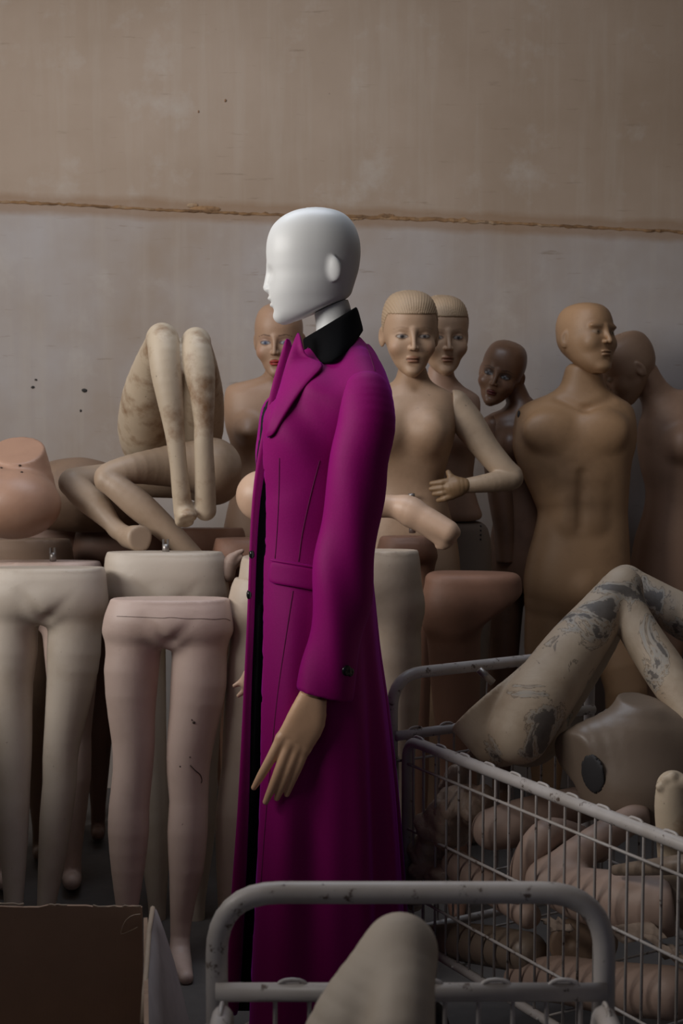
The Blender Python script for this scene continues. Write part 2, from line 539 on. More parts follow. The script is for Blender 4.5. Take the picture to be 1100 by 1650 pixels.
def plaster():
    m, t, b = nt('stained plaster')
    v = objvec(t)
    sep = t.nodes.new('ShaderNodeSeparateXYZ'); t.links.new(v, sep.inputs['Vector'])
    big = noise(t, 1.1, 5, 0.6, v)
    med = noise(t, 4.0, 6, 0.65, v)
    streak = noise(t, 3.0, 5, 0.6, objvec(t, (5, 5, 0.35)))
    scratch = noise(t, 3.0, 4, 0.7, objvec(t, (1.5, 1.5, 16)))
    up = (0.41, 0.31, 0.235); low = (0.42, 0.375, 0.355)
    # the upper course was left in an older, yellower plaster than the lower one
    edge = t.nodes.new('ShaderNodeMapRange')
    edge.inputs['From Min'].default_value = 1.98; edge.inputs['From Max'].default_value = 2.06
    tilt = t.nodes.new('ShaderNodeMath'); tilt.operation = 'MULTIPLY_ADD'; tilt.inputs[1].default_value = 0.041
    t.links.new(sep.outputs['X'], tilt.inputs[0]); t.links.new(sep.outputs['Z'], tilt.inputs[2])
    t.links.new(tilt.outputs[0], edge.inputs['Value'])
    col = mix(t, edge.outputs['Result'], low, up)
    col = mix(t, ramp(t, big, [(0.40, 0.0), (0.66, 0.75)]), col, (0.31, 0.22, 0.15))
    col = mix(t, ramp(t, streak, [(0.50, 0.0), (0.70, 0.22)]), col, (0.50, 0.43, 0.36))
    col = mix(t, ramp(t, scratch, [(0.63, 0.0), (0.70, 0.5)]), col, (0.20, 0.14, 0.09))
    col = mix(t, ramp(t, med, [(0.56, 0.0), (0.74, 0.45)]), col, (0.52, 0.47, 0.42))
    spots = noise(t, 17, 4, 0.6, v)
    col = mix(t, ramp(t, spots, [(0.725, 0.0), (0.745, 0.75)]), col, (0.10, 0.075, 0.055))
    # rust that has crept out of the seam
    off = t.nodes.new('ShaderNodeMath'); off.operation = 'SUBTRACT'; off.inputs[1].default_value = 2.026
    t.links.new(tilt.outputs[0], off.inputs[0])
    ab = t.nodes.new('ShaderNodeMath'); ab.operation = 'ABSOLUTE'; t.links.new(off.outputs[0], ab.inputs[0])
    jit = t.nodes.new('ShaderNodeMath'); jit.operation = 'MULTIPLY_ADD'; jit.inputs[1].default_value = -0.045
    t.links.new(noise(t, 5, 5, 0.65, objvec(t, (1, 1, 1.5))), jit.inputs[0]); t.links.new(ab.outputs[0], jit.inputs[2])
    col = mix(t, ramp(t, jit.outputs[0], [(0.0, 0.5), (0.022, 0.0)]), col, (0.24, 0.125, 0.05))
    t.links.new(col, b.inputs['Base Color'])
    b.inputs['Roughness'].default_value = 0.85
    bump(t, b, mix(t, 0.15, med, scratch), 0.2, 0.012)
    return m
M['plaster'] = plaster()
def rust():
    m, t, b = nt('rusty seam')
    v = objvec(t)
    f = noise(t, 5, 5, 0.65, objvec(t, (1, 1, 3)))
    t.links.new(ramp(t, f, [(0.36, (0.38, 0.28, 0.19)), (0.50, (0.33, 0.185, 0.085)), (0.68, (0.12, 0.065, 0.035))]), b.inputs['Base Color'])
    b.inputs['Roughness'].default_value = 0.9
    bump(t, b, noise(t, 40, 5, 0.7, v), 0.4, 0.01)
    return m
M['rust'] = rust()
M['concrete'] = plain('dusty dark concrete', (0.10, 0.09, 0.085), 0.9)
M['room'] = plain('dim plaster', (0.30, 0.26, 0.22), 0.9)
# ================================================================== THE SETTING
WALL_Y = 5.02
def wall_box(name, x0, x1, y0, y1, z0, z1, mat):
    V, F = box_geo(((x0+x1)/2, (y0+y1)/2, (z0+z1)/2), (x1-x0)/2, (y1-y0)/2, (z1-z0)/2)
    o = mesh_obj(name, V, F, mat, smooth=False, origin=np.array([0, WALL_Y, 0]) if name == 'wall_back' else None)
    return tag(o, kind='structure')
tag(wall_box('wall_back', -3.2, 3.6, WALL_Y, WALL_Y+0.2, 0, 3.2, M['plaster']), 'stained cream plaster wall behind the mannequins', kind='structure')
tag(wall_box('floor', -3.2, 3.6, -1.5, WALL_Y, -0.1, 0, M['concrete']), 'dark dusty concrete floor', kind='structure')
# left wall with a high window opening: built of four pieces joined into one
def joined_boxes(name, boxes, mat):
    V = []; F = []
    for (x0, x1, y0, y1, z0, z1) in boxes:
        v, f = box_geo(((x0+x1)/2, (y0+y1)/2, (z0+z1)/2), (x1-x0)/2, (y1-y0)/2, (z1-z0)/2)
        F += [tuple(i+8*len(V) for i in q) for q in f]; V.append(v)
    return tag(mesh_obj(name, np.vstack(V), F, mat, smooth=False), kind='structure')
joined_boxes('wall_left', [(-3.2, -3.0, -1.5, 0.25, 0, 3.2), (-3.2, -3.0, 3.15, WALL_Y, 0, 3.2),
                           (-3.2, -3.0, 0.25, 3.15, 0, 1.75), (-3.2, -3.0, 0.25, 3.15, 3.05, 3.2)], M['room'])
tag(wall_box('wall_right', 3.4, 3.6, -1.5, WALL_Y, 0, 3.2, M['room']), kind='structure')
joined_boxes('ceiling', [(-3.2, -1.2, -1.5, WALL_Y, 3.2, 3.35), (0.5, 3.6, -1.5, WALL_Y, 3.2, 3.35),
                         (-1.2, 0.5, -1.5, 2.85, 3.2, 3.35), (-1.2, 0.5, 3.95, WALL_Y, 3.2, 3.35)], M['room'])
tag(joined_boxes('wall_shade_blocker', [(-1.36, -1.24, 0.4, 2.15, 0, 1.55), (-1.36, -1.24, 2.15, 2.92, 0, 1.34), (-1.36, -1.24, 2.92, 4.0, 0, 0.85)], M['room']), 'added unseen low partition shading the lower pile')  # unseen partition, added to keep window light off the lower pile
# ragged rusty seam between the two plaster courses
def seam():
    rs = np.random.RandomState(3)
    V = []; F = []
    n = 420
    xs = np.linspace(-3.0, 3.4, n)
    for i, x in enumerate(xs):
        z = 2.026 - 0.041*x + 0.003*math.sin(x*4.3) + rs.normal()*0.0012
        hh = 0.0050 + 0.003*max(0, math.sin(x*3.1+1)) + abs(rs.normal())*0.0025
        out = 0.003 + abs(rs.normal())*0.003
        V += [(x, WALL_Y+0.004, z+hh), (x, WALL_Y-out, z+hh*0.45), (x, WALL_Y-out*0.6, z-hh*0.4), (x, WALL_Y+0.004, z-hh)]
        if i:
            a = 4*(i-1); b = 4*i
            F += [(a+k, b+k, b+k+1, a+k+1) for k in range(3)]
    tag(mesh_obj('trim_1', V, F, M['rust'], smooth=False), 'rusty ragged seam across the plaster wall', kind='structure')
seam()
# chips and nail holes in the plaster
_wall = bpy.data.objects['wall_back']
M['hole'] = plain('dark hole', (0.035, 0.03, 0.028), 0.9)
M['rust_spot'] = plain('rust spot', (0.30, 0.17, 0.09), 0.9)
for u, v, a, b_, mk in ((136, 629, 4.5, 3.2, 'hole'), (53, 624, 3, 2.4, 'hole'), (58, 612, 2.2, 1.6, 'hole'), (130, 662, 1.8, 2.2, 'hole'), (320, 180, 1.2, 2.4, 'rust_spot'), (363, 162, 2.0, 2.6, 'rust_spot'),
                        (330, 337, 26, 5.5, 'rust'), (310, 331, 9, 4, 'rust'), (622, 348, 14, 4, 'rust'), (650, 352, 22, 3, 'rust'), (545, 353, 40, 2.6, 'rust')):
    c = W(u, v, WALL_Y)
    solid('chip', wave(ell((c[0], WALL_Y, c[2]), (PX(a, 5), .005, PX(b_, 5))), .0012, 300, int(u)), .0022 if a < 12 else .004, M[mk], _wall)
# ================================================================== THE MAIN MANNEQUIN
MY = 2.91
def main_head():
    rows = [(335.5, 500, 520, .012), (338, 482, 536, .030), (343, 467, 550, .044), (352, 452, 562, .057), (366, 439, 571.5, .067), (385, 431.5, 578, .0735),
            (405, 429.5, 580, .076), (425, 430.5, 578.5, .0745), (440, 432, 575.5, .072), (455, 433, 571, .070),
            (470, 433.5, 566.5, .066), (482, 435, 564, .061), (495, 439, 562, .055), (506, 442, 559, .047), (514, 446, 553, .036), (520, 454, 540, .022), (522, 461, 530, .014)]
    R = [(v, a, b, w, MY) for v, a, b, w in rows]
    s = ploft(R, 2.15)
    # slanting underside of the jaw: chin to nape
    p = W(466, 522, MY); q = W(563, 479, MY)
    d = q - p; nrm = np.array([d[2], 0, -d[0]]); nrm = nrm / np.linalg.norm(nrm)
    if nrm[2] > 0: nrm = -nrm
    s = AND(s, half(p, nrm), 0.010)
    cx = W(432, 450, MY)
    def f(u, v, dy=0.0): return W(u, v, MY) + np.array([0, dy, 0])
    for sg in (-1, 1):
        s = SUB(s, ell(f(425.5, 442, sg*.030), (.0155, .020, .010)), 0.014)
    nose = limb([list(f(437.5, 428)) + [.0060], list(f(435, 439)) + [.0058], list(f(432.2, 451)) + [.0066], list(f(430, 463.5)) + [.0078]], 3)
    s = U(0.010, s, nose)
    for sg in (-1, 1):
        s = U(0.006, s, ell(f(434, 467, sg*.0085), (.0085, .0065, .0055)))
    s = U(0.004, s, ell(f(437.5, 481.2), (.0082, .019, .0042)), ell(f(440.5, 492.3), (.0078, .016, .0048)))
    s = SUB(s, ell(f(431.5, 487.0), (.0060, .022, .0010)), 0.003)
    s = SUB(s, ell(f(433, 502), (.0075, .018, .0055)), 0.010)
    s = U(0.014, s, ell(f(456, 511), (.016, .018, .011)))
    for sg in (-1, 1):     # smooth shell-like ears that grow out of the cheek
        R_ = np.array(Matrix.Rotation(math.radians(-16), 3, 'Y') @ Matrix.Rotation(math.radians(sg*28), 3, 'Z'))
        s = U(0.005, s, ell(f(535, 437, sg*.0655), (.0205, .0085, .0265), R_))
    return s
mann = empty('mannequin', (W(530, 700, MY)[0], MY, 0.0))
tag(mann, 'bald white-headed mannequin in profile wearing the long magenta coat', 'mannequin')
solid('head', main_head(), 0.0024, M['white'], mann)
neck = limb([list(W(523, 470, MY)) + [.0375], list(W(535, 500, MY)) + [.0375], list(W(541, 540, MY)) + [.041], list(W(545, 585, MY)) + [.060]], 3)
p0 = W(466, 523.5, MY); p1 = W(563, 480.5, MY); dd = p1 - p0
neck = AND(neck, half(p0, np.array([-dd[2], 0, dd[0]])))
solid('neck', neck, 0.004, M['white'], mann)
# torso and legs under the coat
torso = ploft([(600, 500, 590, .10, MY), (680, 460, 590, .14, MY), (860, 455, 570, .11, MY), (960, 450, 580, .15, MY), (1040, 450, 580, .15, MY)])
solid('torso', torso, 0.012, M['white'], mann)
for sg in (-1, 1):
    y = MY + sg*0.075
    x = mann.location.x - 0.02
    solid('leg', U(0.02, limb([(x, y, .80, .078), (x, y, .62, .064), (x-.01, y, .47, .050), (x+.012, y, .34, .050), (x+.01, y, .11, .028), (x, y, .05, .03)], 3),
                   limb([(x+.02, y, .035, .032), (x-.06, y, .034, .034), (x-.15, y, .022, .022)], 3)), 0.008, M['white'], mann)
V, F = tube_geo([(mann.location.x-.03, MY, 0.0), (mann.location.x-.03, MY, 0.008)], 0.14, 40)
mesh_obj('base_plate', V, F, M['metal'], mann, smooth=False)

HY = 2.70
def hand_main():
    def r(rows, sub=3): return plimb(rows, sub)
    # palm: flattened block between wrist and knuckles
    palm = [r([(504, 1124, 21, HY), (491, 1160, 25, HY), (474, 1196, 15, HY)]),
            r([(512, 1126, 12, HY), (505, 1165, 19, HY), (490, 1204, 13, HY)]),
            r([(497, 1122, 14, HY), (477, 1160, 16, HY), (456, 1190, 12, HY)])]
    s = U(0.012, *palm)
    s = AND(s, half(W(490, 1150, HY-0.0175), (0, -1, 0)), 0.010)
    s = AND(s, half(W(490, 1150, HY+0.0175), (0, 1, 0)), 0.010)
    fing = [[(453, 1190, 9.5, HY-.002), (436, 1223, 8.4, HY-.004), (421, 1249, 7.2, HY), (409, 1269, 4.6, HY+.006)],
            [(466, 1198, 9.5, HY-.004), (452, 1235, 8.6, HY-.010), (440, 1265, 7.4, HY-.006), (428, 1292, 5.0, HY+.002)],
            [(480, 1203, 9.0, HY-.003), (467, 1235, 8.2, HY-.009), (456, 1262, 7.2, HY-.005), (446, 1286, 5.0, HY+.003)],
            [(492, 1205, 8.5, HY), (481, 1234, 7.6, HY-.005), (471, 1257, 6.6, HY-.002), (462, 1280, 4.6, HY+.004)]]
    for fr in fing: s = U(0.006, s, r(fr, 3))
    thumb = r([(482, 1150, 12, HY+.016), (464, 1185, 9.5, HY+.034), (450, 1215, 8, HY+.040), (443, 1236, 5.5, HY+.042)])
    s = U(0.012, s, thumb)
    a = W(486, 1113.5, HY); b = W(518, 1125, HY); d = b - a
    return AND(s, half(a, (-d[2], 0, d[0])), 0.003)
hand = solid('hand', hand_main(), 0.0022, M['hand'], mann)
tag(hand, 'beige hand with slim straight fingers')
V, F = tube_geo([W(500.5, 1120, HY), W(506, 1098, HY), W(511, 1078, HY+.006)], [.0185, .0180, .0180], 20)
mesh_obj('wrist', V, F, M['hand'], mann)
def hand_far():
    Yf = 3.08
    s = U(0.010, plimb([(425, 1062, 15, Yf), (412, 1085, 19, Yf), (400, 1100, 14, Yf)]))
    for (u0, v0, u1, v1, u2, v2) in ((400, 1088, 390, 1098, 377.5, 1105), (402, 1098, 394, 1112, 384, 1121), (407, 1104, 402, 1122, 396, 1134), (412, 1105, 410, 1124, 406, 1136)):
        s = U(0.005, s, plimb([(u0, v0, 6.5, Yf), (u1, v1, 5.5, Yf), (u2, v2, 3.2, Yf)]))
    s = U(0.008, s, plimb([(415, 1078, 8, Yf-.02), (400, 1086, 7, Yf-.04), (396, 1098, 5, Yf-.045)]))
    return s
solid('hand', hand_far(), 0.003, M['peach'], mann)

# ================================================================== THE COAT
coat = empty('coat', (mann.location.x, MY, W(500, 1640, MY)[2]))
tag(coat, 'long magenta wool coat with black velvet collar worn by the white-headed mannequin', 'coat')
CROWS = [(552, 505, 574, .055), (562, 480, 584, .070), (578, 464, 597, .102), (600, 452, 609, .145), (625, 444, 615, .172), (660, 434, 618, .182), (700, 425, 617, .184),
         (750, 416, 613, .176), (800, 410, 607, .166), (860, 407, 602, .158), (920, 405, 601, .162), (980, 403, 606, .174), (1050, 400, 613, .186),
         (1130, 396, 624, .196), (1250, 391, 637, .206), (1350, 384, 645, .214), (1440, 377, 652, .220), (1550, 369, 660, .228), (1640, 363, 667, .235)]
_cz = np.array([W(0, v, MY)[2] for v, *_ in CROWS])[::-1]
_cxl = np.array([W(a, v, MY)[0] for v, a, b, c in CROWS])[::-1]
_cb = np.array([c for v, a, b, c in CROWS])[::-1]
def coat_body():
    s = ploft([(v, a, b, c, MY) for v, a, b, c in CROWS], 2.25)
    near = plimb([(560, 586, 32, MY), (574, 600, 40, 2.82), (588, 636, 40, 2.755)], 3)
    far = plimb([(560, 586, 32, MY), (565, 598, 42, 3.0), (575, 640, 46, 3.07)], 3)
    s = U(0.05, s, near, far)
    # bust
    s = U(0.06, s, ell(W(462, 705, MY-.085), (.050, .060, .075)), ell(W(455, 705, MY+.085), (.050, .060, .075)))
    base = s
    z0 = W(0, 900, MY)[2]
    cx = W(520, 1000, MY)[0]
    def folded(P):
        d = base(P)
        t = np.clip((z0 - P[:, 2]) / 0.55, 0, 1)
        ang = np.arctan2(P[:, 1] - MY, P[:, 0] - cx)
        back = np.clip(np.cos(ang*0.5 + 0.5), 0, 1)**2
        f = np.sin(ang*9 + 0.6) * 0.010 * back + np.sin(ang*17 + 2.0) * 0.004 * back
        # soft diagonal drag lines over the chest
        g = np.sin((P[:, 0]*0.75 + P[:, 2]*0.62) * 62) * 0.0040 * np.exp(-((P[:, 2]-1.36)/0.13)**2)
        return d - f*t - g
    global COAT_OUTER
    COAT_OUTER = folded
    s = S(folded, base.lo - .015, base.hi + .015)
    # front opening
    def slit(P):
        xl = np.interp(P[:, 2], _cz, _cxl)
        y = P[:, 1] - MY
        return np.maximum(np.maximum(y - 0.03, -0.68*np.interp(P[:, 2], _cz, _cb) - y), P[:, 0] - xl - 0.115)
    s = SUB(s, S(slit, [-9]*3, [9]*3), 0.006)
    # hollow under the skirt
    inner = S(lambda P: np.maximum(folded(P) + 0.016, P[:, 2] - (z0 - 0.10)), base.lo, base.hi)
    s = SUB(s, inner)
    # neck hole
    s = SUB(s, plimb([(540, 545, 40, MY), (535, 500, 46, MY)], 1))
    return s
def coat_paint(P):
    xl = np.interp(P[:, 2], _cz, _cxl)
    y = P[:, 1] - MY
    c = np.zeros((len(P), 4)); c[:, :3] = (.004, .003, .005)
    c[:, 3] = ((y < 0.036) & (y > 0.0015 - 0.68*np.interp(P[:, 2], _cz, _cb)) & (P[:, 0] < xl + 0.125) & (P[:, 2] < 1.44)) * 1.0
    c[:, 3] = np.maximum(c[:, 3], (COAT_OUTER(P.astype(f32)) < -.0105) * 1.0)  # hollow interior blackened too, standing in for its shade
    return c
body = solid('coat_body', coat_body(), 0.0058, M['wool_shade_inside'], coat, paint=coat_paint)
def sleeve(rows, cut):
    s = plimb(rows, 3)
    base = s
    def fold(P):
        return base(P) - 0.0035*np.sin(P[:, 0]*70 + P[:, 2]*16) * np.clip((1.35 - P[:, 2])*3, 0, 1) - 0.004*np.sin(P[:, 2]*26 + P[:, 0]*20)*np.exp(-((P[:, 2]-1.05)/.12)**2)
    s = S(fold, base.lo - .008, base.hi + .008)
    a, b, Y = cut
    p = W(*a, Y); q = W(*b, Y); d = q - p
    pl = half(p, (d[2], 0, -d[0]))
    s = AND(s, pl, 0.003)
    inner = S(lambda P: np.maximum(fold(P) + 0.0150, P[:, 2] - (p[2] + 0.03)), base.lo, base.hi)
    return SUB(s, inner)
SY = 2.715
sl = solid('sleeve', sleeve([(589, 636, 40, 2.745), (590, 655, 44.5, 2.735), (589.5, 690, 47, 2.72), (578, 740, 47, SY), (571, 800, 49, SY), (557, 900, 47.5, SY), (544, 1000, 46, SY), (534, 1060, 45.5, SY), (523, 1117, 45, SY), (515, 1160, 45, SY)],
                            ((478, 1107), (568, 1128), SY)), 0.005, M['wool'], coat)
solid('sleeve', sleeve([(575, 650, 42, 3.09), (560, 760, 44, 3.11), (520, 900, 42, 3.13), (470, 1000, 40, 3.11), (430, 1060, 38, 3.08), (415, 1085, 38, 3.08)],
                       ((405, 1040), (450, 1075), 3.08)), 0.008, M['wool'], coat)
bb = bvh_of(body); sb = bvh_of(sl)

# right front edge, turned out towards the opening
RE = [(545, 461), (560, 456), (580, 449), (610, 440), (650, 431), (700, 421), (750, 412.5), (800, 406.5), (860, 403.5), (920, 401.5), (1000, 398.5), (1100, 393.5), (1200, 388.5), (1300, 383), (1440, 372), (1550, 365), (1640, 359)]
wd = {545: 2, 560: 12, 580: 20, 610: 20, 650: 18, 700: 16, 750: 12, 800: 9, 860: 7.5, 920: 7, 1000: 7.5, 1100: 8, 1200: 11, 1300: 15, 1440: 20, 1550: 22, 1640: 22}
grid = []
for v, u in RE:
    w = wd[v]
    grid.append([W(u, v, MY+.014), W(u + w*0.4, v, MY+.010), W(u + w, v, MY+.016), W(u + w + 1.5, v, MY+.045)])
slab('front_panel', grid, 0.009, M['wool'], coat, 1)
# left lapel standing up beside the collar
def drape(u, v, lift, Yd):
    p, n = onto(bb, u, v, lift)
    return np.array(p) if p is not None and abs(p.y - Yd) < 0.12 else W(u, v, Yd)
lap = [[(480, 534), (481, 535), (482, 536), (483, 538)],
       [(470, 558), (476, 558), (482, 559), (488, 561)],
       [(461, 582), (473, 581), (485, 580), (495, 582)],
       [(458, 593), (478, 592), (503, 589), (527, 587)],
       [(453, 610), (472, 608), (493, 605), (520, 600)],
       [(449, 628), (465, 627), (482, 624), (500, 616)],
       [(442, 655), (454, 654), (466, 651), (479, 645)],
       [(436, 685), (443, 684), (450, 681), (458, 676)],
       [(431, 706), (435, 706), (440, 704), (446, 699)]]
g = []
for i, row in enumerate(lap):
    rr = []
    for j, (u, v) in enumerate(row):
        Yd = [2.805, 2.80, 2.795, 2.785][j] + (0.0 if i > 2 else 0.004*(2-i))
        rr.append(W(u, v, Yd + (0.03 if i == 0 else 0)) if i < 2 else drape(u, v, 0.006, Yd))
    g.append(rr)
slab('lapel', g, 0.007, M['wool'], coat, 1)
# velvet collar band
cg = []
for k in range(29):
    th = math.radians(-8 + 376 * k / 28) if False else math.radians(14 + 332 * k / 28)
    c_, s_ = -math.cos(th), -math.sin(th)
    fr = (1 + c_) / 2                         # 0 front, 1 back
    row = []
    for t in np.linspace(0, 1, 4):
        uF = 487 + 6*t; uB = 573 + 11*t
        vF = 546 + 33*t; vB = 494 + 41*t
        u = uF + (uB - uF)*fr
        dip = (14 + 12*t) * abs(s_)**2 if t > 0 else 0
        v = vF + (vB - vF)*fr + (dip*t)
        w = .058 + (.030 + .062*abs(s_)**2)*t
        row.append(W(u, v, MY + s_*w))
    cg.append(row)
slab('collar', cg, 0.007, M['velvet'], coat, 1)

# seams, pocket flap, buttons
def surf_line(name, bv, pts, r, mat, parent, lift=0.0, n=5):
    C = catmull(pts, n)
    P = [onto(bv, u, v, lift)[0] for u, v in C]
    P = [p for p in P if p is not None]
    return tube(name, P, r, mat, parent, 6)
M['wool_seam'] = plain('magenta seam', (0.12, 0.001, 0.06), 0.9)
surf_line('seam', bb, [(450, 738), (449, 800), (446, 860), (443, 900)], .0011, M['wool_seam'], coat)
surf_line('seam', bb, [(515, 742), (500, 800), (487, 860), (481, 905)], .0011, M['wool_seam'], coat)
surf_line('seam', bb, [(472, 952), (460, 1030), (447, 1120), (437, 1220), (428, 1320), (420, 1430)], .0011, M['wool_seam'], coat)
surf_line('seam', bb, [(590, 556), (597, 575), (604, 598)], .0011, M['wool_seam'], coat)
fl = []
for t in np.linspace(0, 1, 7):
    row = []
    for q in np.linspace(0, 1, 5):
        u = 437 + t*78 - q*3 + (3 if t == 0 and q in (0, 1) else 0); v = 903 + t*14 + q*36
        p, n = onto(bb, u, v, 0.006)
        row.append(np.array(p) if p is not None else W(u, v, 2.76))
    fl.append(row)
slab('pocket_flap', fl, 0.006, M['wool'], coat, 1)
fl = []
for t in np.linspace(0, 1, 7):
    row = []
    for q in (0, 1):
        u = 436 + t*80; v = 899 + t*14 + q*5
        p, n = onto(bb, u, v, 0.006); row.append(np.array(p) if p is not None else W(u, v, 2.76))
    fl.append(row)
slab('pocket_welt', fl, 0.008, M['wool'], coat, 1)
M['button'] = plain('black button', (0.008, 0.008, 0.010), 0.18)
def button(bv, u, v, r, Yd=None):
    p, n = onto(bv, u, v, 0.003)
    if p is None: p, n = Vector(W(u, v, Yd)), Vector((-1, -.3, 0)).normalized()
    R_ = np.array(n.to_track_quat('Z', 'Y').to_matrix())
    s = SUB(ell(p, (r, r, r*0.42), R_), ell(np.array(p) + np.array(n)*r*0.55, (r*0.55, r*0.55, r*0.28), R_), 0.001)
    solid('button', s, 0.0014, M['button'], coat)
button(sb, 557, 1080, .0105)
button(sb, 563, 1083, .0085)
for u, v in ((405.5, 893), (401.5, 958)):
    p = W(u, v, MY+.015)
    solid('button', ell(p, (.006, .011, .011)), 0.002, M['button'], coat)
# ================================================================== HEADS
def rot(yaw=0, pitch=0, roll=0):
    "head turned to its left by yaw, nodding down by pitch, tilted by roll (degrees); faces the camera (-Y) at zero"
    return Matrix.Rotation(math.radians(yaw), 4, 'Z') @ Matrix.Rotation(math.radians(roll), 4, 'Y') @ Matrix.Rotation(math.radians(pitch), 4, 'X')
HEADROWS = [(.1135, .000, .018, .006), (.112, -.012, .030, .020), (.107, -.038, .058, .038), (.098, -.060, .078, .053), (.08, -.079, .095, .066), (.05, -.0895, .104, .0745), (.02, -.0905, .104, .0755), (-.01, -.0885, .097, .0725),
            (-.035, -.0875, .082, .068), (-.055, -.0870, .060, .062), (-.075, -.0865, .035, .0545), (-.092, -.085, .010, .044), (-.105, -.080, -.010, .031), (-.114, -.071, -.028, .017)]
def feat(male):
    "how far eyes, nose, mouth and ears sit below the man's"
    return (0.0, 0.0, 0.0, 0.0) if male else (-.015, -.017, -.013, -.008)
def skull(male, grow=1.0):
    rows = []
    for z, f, b, a in HEADROWS:
        if male and z < 0: a = a * 1.05
        if not male and z < -.03: a = a * (.94 if z > -.07 else .90)
        rows.append((z*grow, 0, (f+b)/2, a*grow, (b-f)/2*grow))
    return loft(rows, 2.2)
def head_shape(male=False):
    s = skull(male)
    e_, n_, m_, r_ = feat(male)
    for sg in (-1, 1):
        s = SUB(s, ell((sg*.033, -.1005, .0095 + e_), (.0200, .0155, .0105)), 0.016)
        if male: s = U(0.014, s, ell((sg*.032, -.0775, .028), (.021, .0085, .0050)))
        s = U(0.004, s, ell((sg*.0305, -.0725, .0085 + e_), (.0135, .0125, .0100)))
        s = U(0.022, s, ell((sg*.042, -.060, -.022 + e_), (.020, .021, .020)))
    w = 1.0 if male else .85
    s = U(0.010, s, limb([(0, -.0855, .026 + e_, .0080*w), (0, -.0925, .006 + n_*.8, .0066*w), (0, -.1025, -.014 + n_, .0074*w), (0, -.1040, -.020 + n_, .0082*w)], 3))
    for sg in (-1, 1):
        s = U(0.005, s, ell((sg*.0100*w, -.0940, -.0215 + n_), (.0066*w, .0095, .0060)))
    s = U(0.004, s, ell((0, -.0885, -.0507 + m_), (.0195*w, .0085, .0046)), ell((0, -.0878, -.0607 + m_), (.0170*w, .0088, .0056)))
    s = SUB(s, ell((0, -.0990, -.0557 + m_), (.019*w, .0070, .0008)), 0.003)
    s = SUB(s, ell((0, -.0965, -.0725 + m_*.8), (.016, .010, .0050)), 0.009)
    s = U(0.016, s, ell((0, -.0745, -.0985 + m_*.3), (.017 if not male else .024, .015, .012)))
    for sg in (-1, 1):
        R_ = np.array(Matrix.Rotation(math.radians(12), 3, 'X') @ Matrix.Rotation(math.radians(-sg*24), 3, 'Z'))
        e = ell((sg*.0755, .014, -.004 + r_), (.0065, .0165, .0285), R_)
        e = SUB(e, ell((sg*.083, .010, .000 + r_), (.0050, .0090, .0170), R_), 0.003)
        s = U(0.004, s, e)
    return s
def face_paint(kind, male=False):
    "painted features, in head coordinates, with soft brushed edges"
    e_, n_, m_, r_ = feat(male)
    def fn(Q):
        x, y, z = Q[:, 0], Q[:, 1], Q[:, 2]
        c = np.zeros((len(Q), 4))
        fr = (y < -0.050) * 1.0
        def put(w, col, a=1.0):
            w = np.clip(w, 0, 1) * fr * a
            na = c[:, 3] + w - c[:, 3]*w
            c[:, :3] = (c[:, :3]*(c[:, 3]*(1-w))[:, None] + np.array(col)[None]*w[:, None]) / np.maximum(na, 1e-6)[:, None]
            c[:, 3] = na
        soft = lambda q, edge: np.clip((1 - q) / edge, 0, 1)          # q = 1 on the outline
        ax = np.abs(x); ze = z - e_; zm = z - m_
        put(soft(((ax-.031)/.025)**2 + ((ze-.015)/.0150)**2, .7), kind['shade'], kind.get('shade_a', .35))
        put(soft(((ax-.050)/.017)**2 + ((ze+.024)/.026)**2, 1.0), kind['blush'], .4)
        bz = .0290 + .0040*np.clip((ax-.012)/.022, 0, 1) - .008*np.clip((ax-.036)/.02, 0, 1)
        put(soft(np.abs(ze-bz)/(.0030*np.clip((.060-ax)/.03, .4, 1)), .6) * ((ax > .012) & (ax < .053)), kind['brow'], kind.get('brow_a', .8))
        eye = ((ax-.0305)/.0150)**2 + ((ze-.0080)/.0056)**2
        put(soft(eye/1.7, .4), kind['lash'], kind.get('lash_a', .9))
        put(soft(eye/0.95, .25), kind['white'])
        ir = np.sqrt((x - np.sign(x)*.0305 - kind.get('look', 0))**2 + (ze-.0085)**2)
        inn = (eye < 1.0) * 1.0
        put(soft(ir/.0062, .2)*inn, kind['iris']); put(soft(ir/.0032, .3)*inn, (.01, .01, .012))
        lid = .0080 + .0058*np.sqrt(np.clip(1-((ax-.0305)/.0160)**2, 0, 1))
        put(soft(np.abs(ze-lid)/.0024, .5) * (np.abs(ax-.0305) < .0165), kind['lash'], kind.get('lash_a', .9))
        lip = (x/.0200)**2 + ((zm+.0555)/.0105)**2
        put(soft(lip, .3) * (y < -.072), kind['lips'], kind.get('lips_a', .9))
        put(soft(np.abs(zm+.0557)/.0018, .6) * (lip < .9), [v*.25 for v in kind['lips']], .8)
        return c
    return fn
K_twin = dict(shade=(.34, .21, .13), shade_a=.35, blush=(.45, .24, .15), brow=(.26, .15, .085), brow_a=.4, lash=(.13, .075, .045), lash_a=.8, white=(.30, .255, .22), iris=(.08, .065, .06), lips=(.30, .125, .075), lips_a=.75)
K_red = dict(shade=(.28, .17, .15), blush=(.36, .16, .10), brow=(.09, .045, .03), lash=(.10, .065, .06), white=(.27, .26, .27), iris=(.09, .12, .20), lips=(.33, .025, .020), lips_a=.95)
K_dark = dict(shade=(.045, .026, .020), shade_a=.85, blush=(.10, .04, .028), brow=(.03, .015, .01), lash=(.02, .012, .010), white=(.20, .19, .19), iris=(.05, .05, .055), lips=(.12, .018, .020), lips_a=.9, look=-.002)
